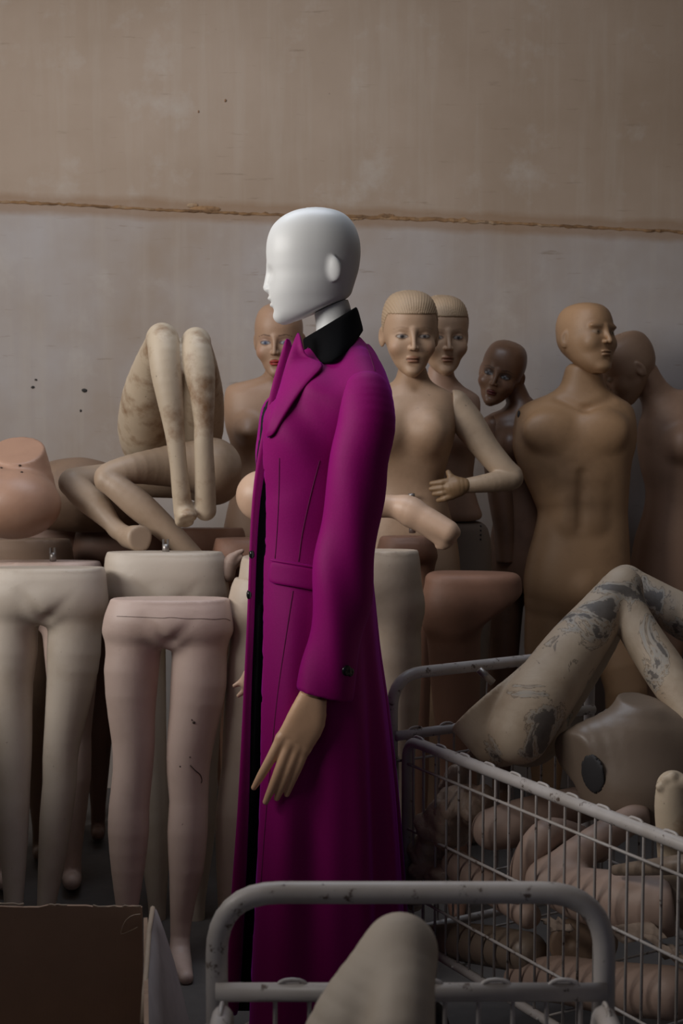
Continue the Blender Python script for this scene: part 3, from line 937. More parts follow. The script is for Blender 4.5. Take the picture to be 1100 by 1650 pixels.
K_male = dict(shade=(.25, .17, .11), shade_a=.35, blush=(.36, .22, .12), brow=(.25, .155, .09), brow_a=.2, lash=(.22, .14, .085), lash_a=.6, white=(.30, .20, .125), iris=(.26, .17, .10), lips=(.28, .15, .085), lips_a=.6)
def head(parent, centre, R, scale, mat, kind, male=False, h=0.0025):
    Mx = np.array(Matrix.Translation(Vector(centre)) @ R)
    s = placed(head_shape(male), Mx, scale)
    pf = face_paint(kind, male) if kind else None
    def paint(P): return pf((P - Mx[:3, 3]) @ Mx[:3, :3] / scale)
    return solid('head', s, h, mat, parent, paint=paint if kind else None), Mx

# ================================================================== STANDING FIGURES AT THE WALL
def unpainted(m):
    return m
M['twin_n'] = skin('dusty flesh body', (0.47, 0.30, 0.19), (0.26, 0.16, 0.09), 0.5, 0.52, 8, 0.6, seed=7)
M['twin_bn'] = skin('pink flesh body', (0.40, 0.25, 0.18), (0.25, 0.16, 0.11), 0.4, 0.52, 8, 0.6, seed=8)
M['brownskin_n'] = skin('brown body', (0.19, 0.10, 0.06), (0.08, 0.04, 0.025), 0.5, 0.42, 8, 0.3, seed=9)
M['tan_n'] = skin('tan body', (0.43, 0.25, 0.13), (0.22, 0.12, 0.06), 0.45, 0.5, 7, 0.6, seed=6)
M['rosy_n'] = skin('rosy body', (0.44, 0.265, 0.175), (0.25, 0.15, 0.09), 0.45, 0.5, 7, 0.5, seed=10)
M['flesh_n'] = skin('warm flesh body', (0.38, 0.23, 0.145), (0.25, 0.14, 0.08), 0.4, 0.5, 8, 0.4, seed=11)
M['greyhip'] = skin('grey hips', (0.25, 0.20, 0.165), (0.15, 0.11, 0.09), 0.4, 0.55, 8, 0.6, seed=18)
M['twin_arm'] = skin('speckled beige arm', (0.44, 0.32, 0.22), (0.24, 0.16, 0.10), 0.45, 0.5, 9, 0.9, seed=23)
M['twin_hand'] = skin('brown hand', (0.27, 0.165, 0.085), (0.18, 0.10, 0.05), 0.4, 0.5, 9, 0.3, seed=24)
M['hair'] = skin('moulded pale hair', (0.42, 0.29, 0.18), (0.24, 0.15, 0.08), 0.5, 0.6, 14, seed=19)
def legs_to_floor(u, v, hw, Y, gap, zk=0.47):
    "two standing legs down to the floor from a crotch seen at u,v"
    out = []
    for sg in (-1, 1):
        c = W(u + sg*gap, v, Y)
        r = PX(hw, Y)
        out.append(limb([(c[0], c[1], c[2], r), (c[0], c[1], c[2]*0.8+zk*.2, r*.93), (c[0], c[1]-.01, zk, r*.66), (c[0], c[1]+.012, zk*.72, r*.70), (c[0], c[1]+.01, .12, r*.40), (c[0], c[1], .05, r*.42), (c[0], c[1]-.09, .028, r*.36)], 2))
    return out
def grooves(s, Y, lines, r, k, dY):
    for ln in lines:
        s = SUB(s, limb([list(W(u, v, Y + d)) + [r] for u, v, d in ln], 3), k)
    return s
def dent(bvh_s, pts): return pts

def hair_shape():
    "moulded hair combed straight back from a level hairline"
    cap = skull(False, 1.022)
    def fn(P):
        ridge = 0.0006*np.sin(np.arctan2(P[:, 0], P[:, 2] + .03)*100)
        line = (.052 - P[:, 2]) - np.clip(P[:, 1] + .045, 0, .2)*1.25
        return -smin(-(cap(P) + ridge), -line, .004)
    return S(fn, [-.085, -.10, -.08], [.085, .112, .122])
# --- twin in front, with a hand on her waist
def twin_front():
    Y = 4.20
    root = empty('mannequin', (W(655, 800, Y)[0], Y, 0)); tag(root, 'female mannequin with moulded slicked-back hair and one hand on her waist', 'mannequin', 'twin female mannequins')
    rows = [(585, 641, 687, .045), (600, 640, 688, .047), (613, 634, 694, .052), (622, 618, 706, .060), (630, 598, 722, .068), (640, 582, 731, .078), (660, 577, 735, .092), (690, 580, 734, .104), (715, 586, 729, .102), (740, 592, 722, .094),
            (775, 597, 714, .084), (800, 595, 718, .086), (830, 588, 726, .094), (870, 579, 736, .104), (910, 576, 741, .108), (950, 578, 740, .104), (975, 586, 732, .09), (1000, 605, 712, .06)]
    s = ploft([(v, a, b, d, Y) for v, a, b, d in rows], 2.3, .03)
    for du in (-36, 37):
        s = U(0.045, s, ell(W(656 + du, 696, Y - .088), (.050, .045, .056)))
    s = U(0.03, s, *legs_to_floor(658, 980, 41, Y, 41))
    s = grooves(s, Y, [[(638, 625, -.072), (615, 630, -.078), (595, 636, -.080)], [(672, 625, -.072), (695, 630, -.078), (718, 636, -.080)]], .005, .02, 0)
    solid('torso', s, 0.0068, M['twin_n'], root)
    _, Mx = head(root, W(660, 536, Y - .01), rot(4, 5, 0), 1.06, M['twin'], K_twin)
    solid('hair', placed(hair_shape(), Mx, 1.06), 0.0026, M['hair'], root)
    arm = plimb([(733, 652, 24, Y), (754, 682, 26, Y-.005), (782, 722, 22, Y-.02), (810, 755, 20, Y-.035), (824, 770, 19, Y-.04), (800, 776, 17, Y-.065), (772, 780, 14, Y-.085), (748, 783, 12, Y-.095)], 3)
    arm = AND(arm, half(W(728, 660, Y), (-1, 0, 0)), 0.002)
    solid('arm', arm, 0.005, M['twin_arm'], root)
    Yh = Y - .100
    hd = U(0.010, plimb([(747, 782, 12, Yh), (735, 783, 15, Yh), (726, 785, 14, Yh)], 2), plimb([(740, 790, 10, Yh), (728, 796, 9, Yh)], 2))
    for (u0, v0, u1, v1, u2, v2) in ((727, 775, 712, 777, 695, 779), (726, 783, 712, 786, 694, 788), (726, 791, 713, 794, 699, 796), (728, 799, 717, 803, 706, 806)):
        hd = U(0.004, hd, plimb([(u0, v0, 6, Yh-.002), (u1, v1, 5.2, Yh-.008), (u2, v2, 3.8, Yh+.004)], 2))
    hd = U(0.006, hd, plimb([(736, 776, 7, Yh), (726, 768, 5.6, Yh), (722, 761, 4.2, Yh+.006)], 2))
    solid('hand', hd, 0.0026, M['twin_hand'], root)
    tag(root.children[-1], 'brown hand on the waist')
    # locking pegs showing at the waist
    for u, v, l in ((663, 798, 5),):
        V, F = tube_geo([W(u-5, v, Y-.105), W(u+5, v, Y-.105)], .006, 8); mesh_obj('fitting', V, F, M['metal'], root)
twin_front()
def twin_back():
    Y = 4.46
    root = empty('mannequin', (W(712, 800, Y)[0], Y, 0)); tag(root, 'female mannequin with slicked-back hair peeking out behind her twin', 'mannequin', 'twin female mannequins')
    rows = [(585, 689, 731, .042), (605, 688, 732, .045), (622, 676, 746, .055), (632, 655, 762, .066), (642, 644, 772, .075), (665, 642, 773, .090), (700, 648, 770, .100), (735, 658, 765, .092), (775, 664, 762, .084), (810, 660, 770, .090), (838, 655, 781, .098)]
    s = ploft([(v, a, b, d, Y) for v, a, b, d in rows], 2.3, .03)
    for du in (-32, 34): s = U(0.045, s, ell(W(708 + du, 700, Y - .075), (.046, .042, .050)))
    solid('torso', s, 0.0075, M['twin_bn'], root)
    hp = ploft([(839.5, 655, 782, .098, Y), (870, 650, 790, .106, Y), (910, 648, 792, .108, Y), (950, 652, 790, .10, Y)], 2.3, .03)
    hp = U(0.02, hp, *legs_to_floor(722, 945, 38, Y, 36))
    hp_o = solid('hips', hp, 0.009, M['greyhip'], root)
    _, Mx = head(root, W(712, 539, Y - .01), rot(8, 4, 0), 1.05, M['twin'], K_twin)
    solid('hair', placed(hair_shape(), Mx, 1.05), 0.003, M['hair'], root)
    b = bvh_of(hp_o)
    for k in range(4):                      # row of small fixing holes
        p, n = onto(b, 774, 848 + 7*k, 0.0)
        if p: solid('screw', ell(p, .0035), 0.0022, M['dark'], root)
twin_back()
# --- woman with red lips, behind the coat
def red_lips():
    Y = 4.55
    root = empty('mannequin', (W(445, 800, Y)[0], Y, 0)); tag(root, 'bald female mannequin with red painted lips half hidden by the coat lapel', 'mannequin')
    rows = [(575, 428, 466, .042), (595, 428, 466, .043), (606, 420, 474, .050), (613, 398, 494, .058), (620, 372, 520, .066), (632, 363, 530, .078), (660, 361, 532, .092), (690, 364, 529, .100), (715, 371, 522, .092), (755, 376, 517, .082), (790, 373, 520, .086), (830, 364, 528, .098), (870, 358, 534, .105), (940, 360, 532, .10)]
    s = ploft([(v, a, b, d, Y) for v, a, b, d in rows], 2.3, .03)
    for du in (-46, 46): s = U(0.03, s, ell(W(446 + du, 692, Y - .085), (.042, .045, .044)), ell(W(444 + du, 697, Y - .128), (.009, .008, .009)))
    s = U(0.02, s, *legs_to_floor(446, 935, 40, Y, 40))
    s = grooves(s, Y, [[(428, 608, -.05), (405, 614, -.060), (385, 620, -.066)]], .006, .02, 0)
    solid('torso', s, 0.008, M['flesh_n'], root)
    head(root, W(449, 546, Y - .01), rot(-6, 6, 0), 1.0, M['flesh'], K_red)
red_lips()
# --- dark-faced woman
def dark_woman():
    Y = 4.72
    root = empty('mannequin', (W(830, 800, Y)[0], Y, 0)); tag(root, 'dark brown bald female mannequin leaning her head to one side', 'mannequin')
    rows = [(650, 822, 862, .044), (660, 806, 880, .055), (668, 788, 900, .066), (680, 779, 910, .078), (705, 780, 912, .092), (740, 788, 905, .095), (790, 800, 895, .082), (830, 796, 900, .09), (900, 785, 908, .105), (950, 786, 907, .10)]
    s = ploft([(v, a, b, d, Y) for v, a, b, d in rows], 2.3, .03)
    s = U(0.03, s, plimb([(826, 622, 18, Y), (835, 645, 19, Y), (842, 665, 24, Y)], 2), ell(W(822, 718, Y-.08), (.045, .045, .05)))
    s = U(0.02, s, *legs_to_floor(846, 945, 36, Y, 36))
    solid('torso', s, 0.0085, M['brownskin_n'], root)
    a = plimb([(793, 688, 20, Y-.02), (797, 740, 19, Y-.04), (806, 800, 20, Y-.06), (813, 860, 17, Y-.07), (816, 925, 16, Y-.07)], 3)
    a = AND(a, half(W(816, 906, Y-.07), (0, 0, -1)), 0.002)
    solid('arm', a, 0.006, M['brownskin_n'], root)
    head(root, W(808, 600, Y - .02), rot(-16, 4, 17), 0.93, M['brownskin'], K_dark)
dark_woman()
# --- man
def man():
    Y = 4.58
    root = empty('mannequin', (W(925, 800, Y)[0], Y, 0)); tag(root, 'armless bald male mannequin with tan skin looking to the side', 'mannequin')
    rows = [(585, 912, 968, .055), (605, 908, 970, .058), (622, 901, 976, .062), (634, 885, 988, .068), (642, 866, 1000, .076), (650, 848, 1012, .086), (662, 834, 1020, .098), (685, 826, 1025, .114), (715, 825, 1023, .124), (745, 833, 1016, .122), (775, 846, 1013, .114), (805, 859, 1011, .106), (828, 866, 1010, .102),
            (860, 860, 1012, .106), (905, 848, 1014, .114), (945, 843, 1016, .116), (975, 850, 1008, .10), (1000, 872, 985, .07)]
    s = ploft([(v, a, b, d, Y) for v, a, b, d in rows], 2.45, .03)
    for c in (882, 972):
        s = U(0.035, s, ell(W(c, 693, Y - .097), (.075, .034, .058)))
    s = U(0.04, s, ell(W(941, 950, Y - .088), (.034, .034, .042)))
    for row in (770, 805, 838):
        for c in (918, 956): s = U(0.04, s, ell(W(c, row, Y - .085), (.026, .020, .030)))
    s = U(0.02, s, plimb([(888, 980, 42, Y), (884, 1040, 40, Y), (880, 1120, 32, Y-.02), (880, 1200, 30, Y), (880, 1310, 17, Y)], 2),
          plimb([(972, 980, 42, Y), (990, 1040, 40, Y-.02), (1008, 1110, 34, Y-.06), (1005, 1200, 30, Y-.02), (1000, 1310, 17, Y)], 2))
    s = grooves(s, Y, [[(938, 765, -.128), (937, 800, -.120), (936, 850, -.120)],
                       [(898, 640, -.07), (925, 652, -.088), (938, 658, -.09)], [(985, 640, -.07), (965, 650, -.086), (948, 658, -.09)]], .007, .024, 0)
    # flat discs where the arms plug in
    s = AND(s, half(W(828.5, 690, Y), (-1, 0, 0.10)), .004); s = AND(s, half(W(1022.5, 690, Y), (1, 0, 0.08)), .004)
    ts = solid('torso', s, 0.0068, M['tan_n'], root)
    head(root, W(944, 546, Y - .015), rot(34, -6, 3), 1.02, M['tan'], K_male, True)
    b = bvh_of(ts)
    p, n = onto(b, 836, 668, 0.001)
    if p: solid('arm_socket', ell(p, (.005, .006, .013)), .003, M['dark'], root)
man()
# --- woman in profile resting her face on the man's shoulder
def leaning_woman():
    Y = 4.82
    root = empty('mannequin', (W(1110, 800, Y)[0], Y, 0)); tag(root, 'bald female mannequin in profile bowing her head towards the man', 'mannequin')
    rows = [(628, 1090, 1140, .05), (640, 1062, 1175, .062), (655, 1045, 1192, .074), (680, 1030, 1204, .090), (715, 1027, 1206, .102), (750, 1031, 1202, .098), (790, 1040, 1190, .086), (825, 1036, 1192, .088), (870, 1022, 1204, .10), (930, 1014, 1212, .108), (980, 1018, 1208, .10)]
    s = ploft([(v, a, b, d, Y) for v, a, b, d in rows], 2.3, .03)
    s = U(0.03, s, plimb([(1036, 604, 25, Y-.01), (1052, 630, 25, Y), (1082, 668, 33, Y)], 2))
    s = U(0.035, s, ell(W(1100, 716, Y - .09), (.052, .05, .056)), ell(W(1160, 716, Y - .085), (.052, .05, .056)))
    s = U(0.02, s, *legs_to_floor(1112, 975, 42, Y, 44))
    solid('torso', s, 0.0085, M['rosy_n'], root)
    head(root, W(1010, 593, Y - .02), Matrix.Rotation(math.radians(-82), 4, 'Z') @ Matrix.Rotation(math.radians(26), 4, 'X'), 1.02, M['rosy'], K_male)
leaning_woman()
# ================================================================== LOWER BODIES
def Yline(v, vt, Yt, vb, Yb):
    return Yt + (Yb - Yt) * (v - vt) / (vb - vt)
def peg(parent, u, v, Y, h=0.022):
    "two-pronged waist fitting standing on the cut"
    c = W(u, v, Y)
    V1, F1 = tube_geo([c + [0, 0, -.012], c + [0, 0, h*.55]], .0095, 12)
    o = mesh_obj('waist_peg', V1, F1, M['metal'], parent)
    for sx in (-1, 1):
        V2, F2 = box_geo(c + [sx*.006, 0, h*.8], .0025, .006, h*.35)
        mesh_obj('prong', V2, F2, M['metal'], o, smooth=False)
def lower_body(name, label, pelvis, legs, Yt, Yb, mat, vt, vb, mons=None, h=0.0072, n=2.5, group=None, pegs=()):
    Yf = lambda v: Yline(v, vt, Yt, vb, Yb)
    top = (pelvis[0][0] - 22,) + tuple(pelvis[0][1:])
    s = ploft([(v, a, b, d, Yf(v)) for v, a, b, d in [top] + list(pelvis)], n, .03)
    ls = [plimb([(u, v, hw, Yf(v) + (r[0] if r else 0)) for u, v, hw, *r in L], 2) for L in legs]
    lg = ls[0] if len(ls) == 1 else U(0.006, *ls)
    # the legs stop below the waist cut
    vcut = pelvis[0][0]
    s = U(0.032, s, lg)
    s = AND(s, half(W((pelvis[0][1]+pelvis[0][2])/2, vcut, Yt), (0, 0.06, 1)), .0025)
    if mons:
        u, v, w, dep = mons
        Y = Yf(v)
        s = U(0.03, s, ell(W(u, v-20, Y - dep + .040), (.045, .035, .042)))
        for sg in (-1, 1):
            s = SUB(s, limb([list(W(u + sg*w, v-42, Yf(v-42) - dep - .013)) + [.003], list(W(u + sg*w*.5, v-16, Y - dep - .008)) + [.004], list(W(u + sg*3, v+2, Y - dep + .010)) + [.005]], 3), .022)
    c = W((pelvis[0][1]+pelvis[0][2])/2, vcut, Yt)
    root = empty(name, (c[0], Yb, 0))
    tag(root, label, 'mannequin', group)
    o = solid('body', s, h, mat, root)
    for p in pegs: peg(root, *p)
    return root, o
FEET = lambda u, v, Yo: [(u, v, 15), (u, v+22, 15, -.04), (u+2, v+45, 12, -.12)]
rA, oA = lower_body('lower_body_mannequin', 'pale lower-body mannequin cut off by the left picture edge', [(914, -22, 168, .078), (930, -26, 171, .086), (955, -26, 172, .090), (980, -22, 170, .080), (1000, -6, 156, .050)],
    [[(122, 972, 42), (119, 1050, 43.5), (114, 1100, 39), (102, 1180, 31), (97, 1222, 28.5), (96, 1262, 27.5), (90, 1320, 26.5), (82, 1400, 21), (75, 1455, 15.5), (72, 1500, 13), (72, 1530, 14, -.03), (74, 1550, 11, -.12)],
     [(20, 972, 41), (18, 1050, 42), (15, 1100, 38), (20, 1180, 32), (21, 1222, 30), (21, 1262, 28), (20, 1320, 27), (22, 1400, 20), (22, 1455, 15.5), (22, 1500, 13), (22, 1530, 14, -.03), (20, 1550, 11, -.12)]],
    3.68, 3.56, M['bone'], 914, 1540, mons=(73, 996, 46, .086), pegs=())
rB, oB = lower_body('lower_body_mannequin', 'pinkish lower-body mannequin with a crack across the hip, nearest in the row', [(964, 178, 370, .078), (978, 174, 373, .085), (998, 169, 375, .089), (1018, 168, 374, .080), (1036, 184, 358, .050)],
    [[(220, 1010, 43), (212, 1080, 44.5), (212, 1150, 38.5), (215, 1195, 35), (214, 1242, 32.5), (208, 1300, 33), (207, 1340, 33.5), (206, 1400, 27.5), (205, 1455, 19.5), (205, 1505, 15.5), (205, 1540, 17, -.03), (203, 1565, 12, -.12)],
     [(322, 1010, 43), (320, 1100, 45.5), (313.5, 1150, 41.5), (306, 1200, 38), (303, 1242, 35), (304, 1290, 32), (302, 1340, 33), (300, 1400, 28.5), (294, 1455, 21), (290, 1510, 16), (291, 1548, 18, -.03), (300, 1575, 12, -.12)]],
    3.53, 3.42, M['pink'], 964, 1560, mons=(272, 1034, 46, .086))
bB = bvh_of(oB)
surf_line('crack', bB, [(188, 993), (215, 994), (240, 995), (262, 996), (276, 995), (300, 997), (325, 997), (345, 998), (362, 997), (371, 1000)], .0007, M['crack'], rB)
surf_line('crack', bB, [(306, 1233), (314, 1241), (322, 1248), (325, 1256), (324, 1262)], .0013, M['crack'], rB)
for u, v, r in ((312, 1164, .0035), (309, 1160, .002), (290, 1235, .002), (306, 1220, .002)):
    p, n = onto(bB, u, v, 0)
    if p: solid('chip', ell(p, r), .0014, M['crack'], rB)
rC, oC = lower_body('lower_body_mannequin', 'off-white lower-body mannequin directly behind the pinkish one', [(889, 172, 358, .080), (902, 169, 364, .088), (930, 168, 367, .094), (962, 170, 368, .084), (985, 185, 352, .05)],
    [[(224, 965, 40), (225, 1050, 42), (233, 1150, 35), (240, 1240, 29), (246, 1320, 27), (251, 1400, 21), (253, 1455, 15), (253, 1500, 14)],
     [(316, 965, 40), (320, 1050, 42), (322, 1150, 35), (322, 1240, 29), (322, 1320, 27), (318, 1400, 21), (316, 1455, 15), (316, 1500, 14)]],
    3.80, 3.72, M['bone'], 889, 1500, mons=(268, 985, 52, .088), pegs=((267, 884, 3.80),), h=.008)
rD, oD = lower_body('lower_body_mannequin', 'cream lower-body mannequin with a stepped waist just left of the coat', [(931, 377, 505, .080), (945, 372, 510, .088), (970, 367, 514, .092), (995, 366, 514, .082), (1018, 380, 500, .05)],
    [[(415, 994, 40), (407, 1070, 42), (398, 1150, 38), (391, 1240, 35), (383, 1310, 36), (377, 1380, 30), (372, 1450, 22), (370, 1510, 16), (370, 1545, 17, -.03)],
     [(468, 994, 40), (470, 1150, 36), (468, 1240, 33), (466, 1310, 32), (464, 1400, 26), (462, 1510, 16), (462, 1545, 17, -.03)]],
    3.58, 3.50, M['cream'], 931, 1545, h=.008)
wc = ploft([(897, 391, 492, .076, 3.585), (905, 388, 495, .080, 3.585), (932, 384, 499, .084, 3.58)], 2.5)
solid('waist_block', wc, .006, M['cream'], rD)
rE, oE = lower_body('lower_body_mannequin', 'cream lower-body mannequin just right of the coat beside the terracotta one', [(886, 484, 674, .082), (905, 479, 677, .090), (940, 475, 680, .094), (970, 476, 681, .084), (1000, 486, 674, .064)],
    [[(630, 985, 47), (633, 1060, 46.5), (636, 1130, 41), (635, 1200, 36), (634, 1270, 33), (636, 1340, 33), (640, 1420, 25), (642, 1500, 17), (642, 1540, 17, -.04)],
     [(530, 972, 45), (528, 1060, 47), (526, 1130, 41), (526, 1200, 36), (526, 1270, 33), (526, 1340, 33), (526, 1420, 25), (526, 1500, 17), (526, 1540, 17, -.04)]],
    3.44, 3.36, M['cream'], 886, 1580, h=.008)
def terracotta():
    Y = 3.78
    p = ploft([(921.5, 685, 837, .072, Y), (940, 684, 840, .078, Y), (970, 684, 841, .080, Y), (1010, 690, 834, .066, Y)], 2.6, .02)
    a = W(841, 955, Y); b = W(771, 1004, Y); d = b - a
    p = AND(p, half(a, (-d[2], 0, d[0]) if (-d[2]*0 + d[0]) < 0 else (d[2], 0, -d[0])), .008)
    leg = plimb([(729, 985, 45, Y), (732, 1060, 42, Y), (735, 1140, 38, Y), (738, 1230, 30, Y), (738, 1300, 30, Y+.01), (736, 1400, 18, Y), (736, 1455, 16, Y-.02), (736, 1475, 12, Y-.12)], 2)
    s = U(.04, p, leg)
    s = AND(s, half(W(760, 921.5, Y), (0.02, 0.05, 1)), .003)
    root = empty('lower_body_mannequin', (W(735, 1000, Y)[0], Y, 0)); tag(root, 'terracotta one-legged lower-body mannequin with its other thigh cut off', 'mannequin')
    solid('body', s, .0072, M['terra'], root)
terracotta()
def stub_hips(label, u, v, w, Y, mat, pegs=(), skew=0.0, name='lower_body_mannequin'):
    "lower body of the back rows: waist cut at v, width w pixels"
    k = w / 200.0
    pel = [(v, u-.46*w, u+.46*w, .082), (v+14*k, u-.48*w, u+.48*w, .090), (v+45*k, u-.5*w, u+.5*w, .094), (v+75*k, u-.5*w, u+.5*w, .084), (v+98*k, u-.42*w, u+.42*w, .05)]
    zt = W(u, v, Y)[2]
    vf = 649 + (CAM_Z - .05) * FPX / Y
    legs = []
    for sg in (-1, 1):
        c = u + sg*.25*w
        legs.append([(c, v+75*k, .235*w), (c, v + (vf-v)*.4, .18*w), (c, v + (vf-v)*.55, .145*w), (c, v + (vf-v)*.68, .145*w), (c, v + (vf-v)*.92, .075*w), (c, vf, .075*w), (c, vf+6, .06*w, -.10)])
    return lower_body(name, label, pel, legs, Y, Y, mat, v, v+600, h=.0095, pegs=pegs, group='lower bodies stored in the back rows')
stub_hips('pale lower body with a waist fitting behind the left-edge one', 62, 904, 215, 3.98, M['pink'], ((85, 897, 3.95),))
stub_hips('brown lower body under the round hip piece at the left edge', 15, 868, 210, 4.22, M['brown'], ((19, 863, 4.20),))
stub_hips('dark terracotta lower body under the crossed legs', 95, 851, 120, 4.52, M['terra_d'])
stub_hips('dark brown lower body behind the off-white waist', 198, 852, 160, 4.42, M['terra_d'])
stub_hips('reddish brown lower body below the raised stained knees', 332, 851, 130, 4.28, M['terra'])
stub_hips('terracotta lower body peeking over the stepped cream waist', 398, 867, 110, 4.02, M['terra'])
stub_hips('rust brown lower body below the lying peach foot', 655, 864, 92, 3.98, M['terra'], ((664, 852, 3.98),))

# ================================================================== LIMBS LYING ON THE PILE
def raised_knees():
    # stained pair of bent legs, knees up, feet cut off
    L = plimb([(297, 838, 15.5, 3.86), (292, 795, 15, 3.84), (287, 745, 14, 3.83), (281, 695, 16, 3.83), (275, 650, 20.5, 3.83), (268, 600, 25, 3.84), (264, 560, 26, 3.86), (261, 545, 24, 3.90)], 3)
    Lt = plimb([(262, 548, 25, 3.90), (250, 590, 34, 4.02), (240, 640, 43, 4.14), (238, 690, 48, 4.28), (245, 712, 46, 4.34)], 3)
    R = plimb([(331, 822, 17.5, 3.86), (330, 770, 16.5, 3.84), (328, 715, 15.5, 3.83), (328, 680, 16, 3.83), (326, 640, 20, 3.83), (321, 595, 25, 3.84), (317, 562, 23.5, 3.86), (316, 551, 22, 3.90)], 3)
    Rt = plimb([(316, 551, 22, 3.90), (322, 590, 28, 4.02), (326, 640, 34, 4.14), (322, 690, 38, 4.28), (312, 712, 40, 4.34)], 3)
    hip = plimb([(245, 710, 46, 4.36), (310, 710, 42, 4.36)], 1)
    ft = plimb([(297, 822, 14, 3.86), (302, 834, 15, 3.82)], 1)
    s = U(.012, U(.012, L, Lt), U(.012, R, Rt))
    s = U(.03, s, hip); s = U(.012, s, ft)
    s = SUB(s, plimb([(296, 548, 3.5, 3.80), (299, 590, 3.5, 3.80), (301, 640, 4, 3.82), (302, 690, 5, 3.9)], 2), .006)
    s = AND(s, half(W(300, 842, 3.84), (0.10, -.5, -1)), .004)
    root = empty('lower_body_mannequin', W(280, 845, 4.05)); tag(root, 'stained cream pair of bent legs with knees raised and feet cut off', 'mannequin')
    solid('body', s, .006, M['stained'], root)
raised_knees()
def crossed_legs():
    a = plimb([(335, 752, 42, 4.12), (300, 750, 38, 4.10), (258, 752, 31, 4.06), (212, 756, 24, 4.0), (176, 766, 21, 3.97), (172, 774, 19.5, 3.96)], 3)
    b = plimb([(172, 774, 19.5, 3.96), (190, 787, 21, 3.95), (220, 811, 24, 3.95), (250, 837, 22, 3.95), (280, 865, 19, 3.95), (312, 897, 16.5, 3.95)], 3)
    c = plimb([(330, 768, 36, 4.18), (250, 770, 32, 4.18), (180, 772, 26, 4.16), (125, 776, 23, 4.10), (117, 778, 22, 4.09)], 3)
    d = plimb([(117, 778, 22, 4.09), (135, 798, 23, 4.05), (158, 818, 21.5, 4.0), (177, 840, 15.5, 3.96), (190, 855, 13, 3.94)], 3)
    f = U(.014, plimb([(188, 853, 13, 3.94), (205, 864, 16.5, 3.91), (222, 868, 19, 3.88)], 2), plimb([(205, 872, 10, 3.92), (228, 876, 13, 3.88)], 1), plimb([(216, 860, 12, 3.89), (238, 862, 15, 3.87)], 1))
    f = AND(f, half(W(228, 868, 3.875), (.55, -1, .1)), .006)
    f = SUB(f, plimb([(214, 853, 2.0, 3.855), (222, 866, 2.2, 3.862), (229, 880, 2.0, 3.862)], 2), .002)
    hip = plimb([(345, 752, 44, 4.12), (345, 770, 44, 4.18)], 1)
    s = U(.014, U(.006, a, b), d, f); s = U(.006, s, c); s = U(.03, s, hip)
    root = empty('lower_body_mannequin', W(250, 885, 4.05)); tag(root, 'dusty pair of crossed bent legs with one foot showing its sole', 'mannequin')
    solid('body', s, .0055, skin('dusty beige legs', (0.40, 0.29, 0.205), (0.24, 0.155, 0.09), 0.45, 0.5, 9, 0.5, seed=21), root)
crossed_legs()
def hip_piece():
    Y = 3.90
    lobe = U(.03, ell(W(22, 812, Y), (PX(76, Y), .11, PX(57, Y))), ell(W(-40, 800, Y), (.11, .11, .10)))
    back = plimb([(40, 800, 52, Y+.06), (36, 762, 46, Y+.07), (30, 735, 44, Y+.07)], 2)
    s = U(.012, lobe, back)
    a = W(70, 744, Y+.0); nrm = np.array([0.02, -0.55, 1.0])
    s = AND(s, half(W(40, 756, Y - .03), nrm), .003)
    root = empty('hip_mannequin', W(20, 870, Y)); tag(root, 'rounded terracotta pink hip piece with a flat drilled cut at the left edge', 'mannequin')
    o = solid('body', s, .006, skin('terracotta pink hips', (0.40, 0.23, 0.155), (0.27, 0.15, 0.10), 0.4, 0.45, 6, 0.3, seed=22), root)
    b = bvh_of(o)
    for u, v in ((32, 750), (35, 761), (2, 754)):
        p, n = onto(b, u, v, 0)
        if p: solid('hole', ell(p, (.004, .004, .003)), .0018, M['crack'], root)
hip_piece()
def lying_brown():
    Y = 4.32
    s = U(.03, plimb([(60, 800, 52, Y), (130, 800, 58, Y), (190, 806, 52, Y+.03)], 2), ell(W(125, 790, Y), (.13, .10, .095)))
    root = empty('hip_mannequin', W(130, 858, Y)); tag(root, 'dull brown hip piece lying behind the crossed legs', 'mannequin')
    solid('body', s, .008, M['brown'], root)
lying_brown()
def lying_leg():
    Y = 3.66
    s = plimb([(421, 799, 41, Y), (455, 800, 41, Y), (520, 806, 38, Y), (575, 812, 26, Y), (612, 815, 19.5, Y), (640, 817, 19, Y), (662, 824, 21.5, Y-.01)], 3)
    f = U(.014, plimb([(655, 820, 20, Y-.01), (690, 838, 20, Y-.03), (722, 856, 18, Y-.05)], 2), plimb([(660, 836, 12, Y-.01), (690, 852, 14, Y-.02), (716, 870, 15, Y-.03)], 2))
    s = U(.02, s, f)
    for i, (u, v, r) in enumerate(((733, 858, 9), (728, 868, 8), (721, 875, 7.6), (714, 879, 7), (707, 879, 6.4))):
        s = U(.005, s, ell(W(u, v, Y-.05+.006*i), PX(r, Y)))
    root = empty('leg_mannequin', W(560, 850, Y)); tag(root, 'peach lower leg lying flat behind the coat with its toes showing', 'mannequin')
    solid('body', s, .005, M['peach'], root)
lying_leg()
def small_hand():
    Y = 3.78
    s = U(.006, plimb([(366, 925, 13, Y), (370, 908, 12, Y), (374, 900, 9, Y)], 2), plimb([(374, 900, 7, Y), (382, 892, 5.2, Y), (390, 888, 3.4, Y)], 2), plimb([(376, 910, 7, Y), (384, 902, 5, Y), (389, 897, 3.4, Y)], 2))
    root = empty('hand_mannequin', W(372, 935, Y)); tag(root, 'small grey-brown hand with curled fingers beside the cream waist', 'mannequin')
    solid('body', s, .003, M['limb'], root)
small_hand()
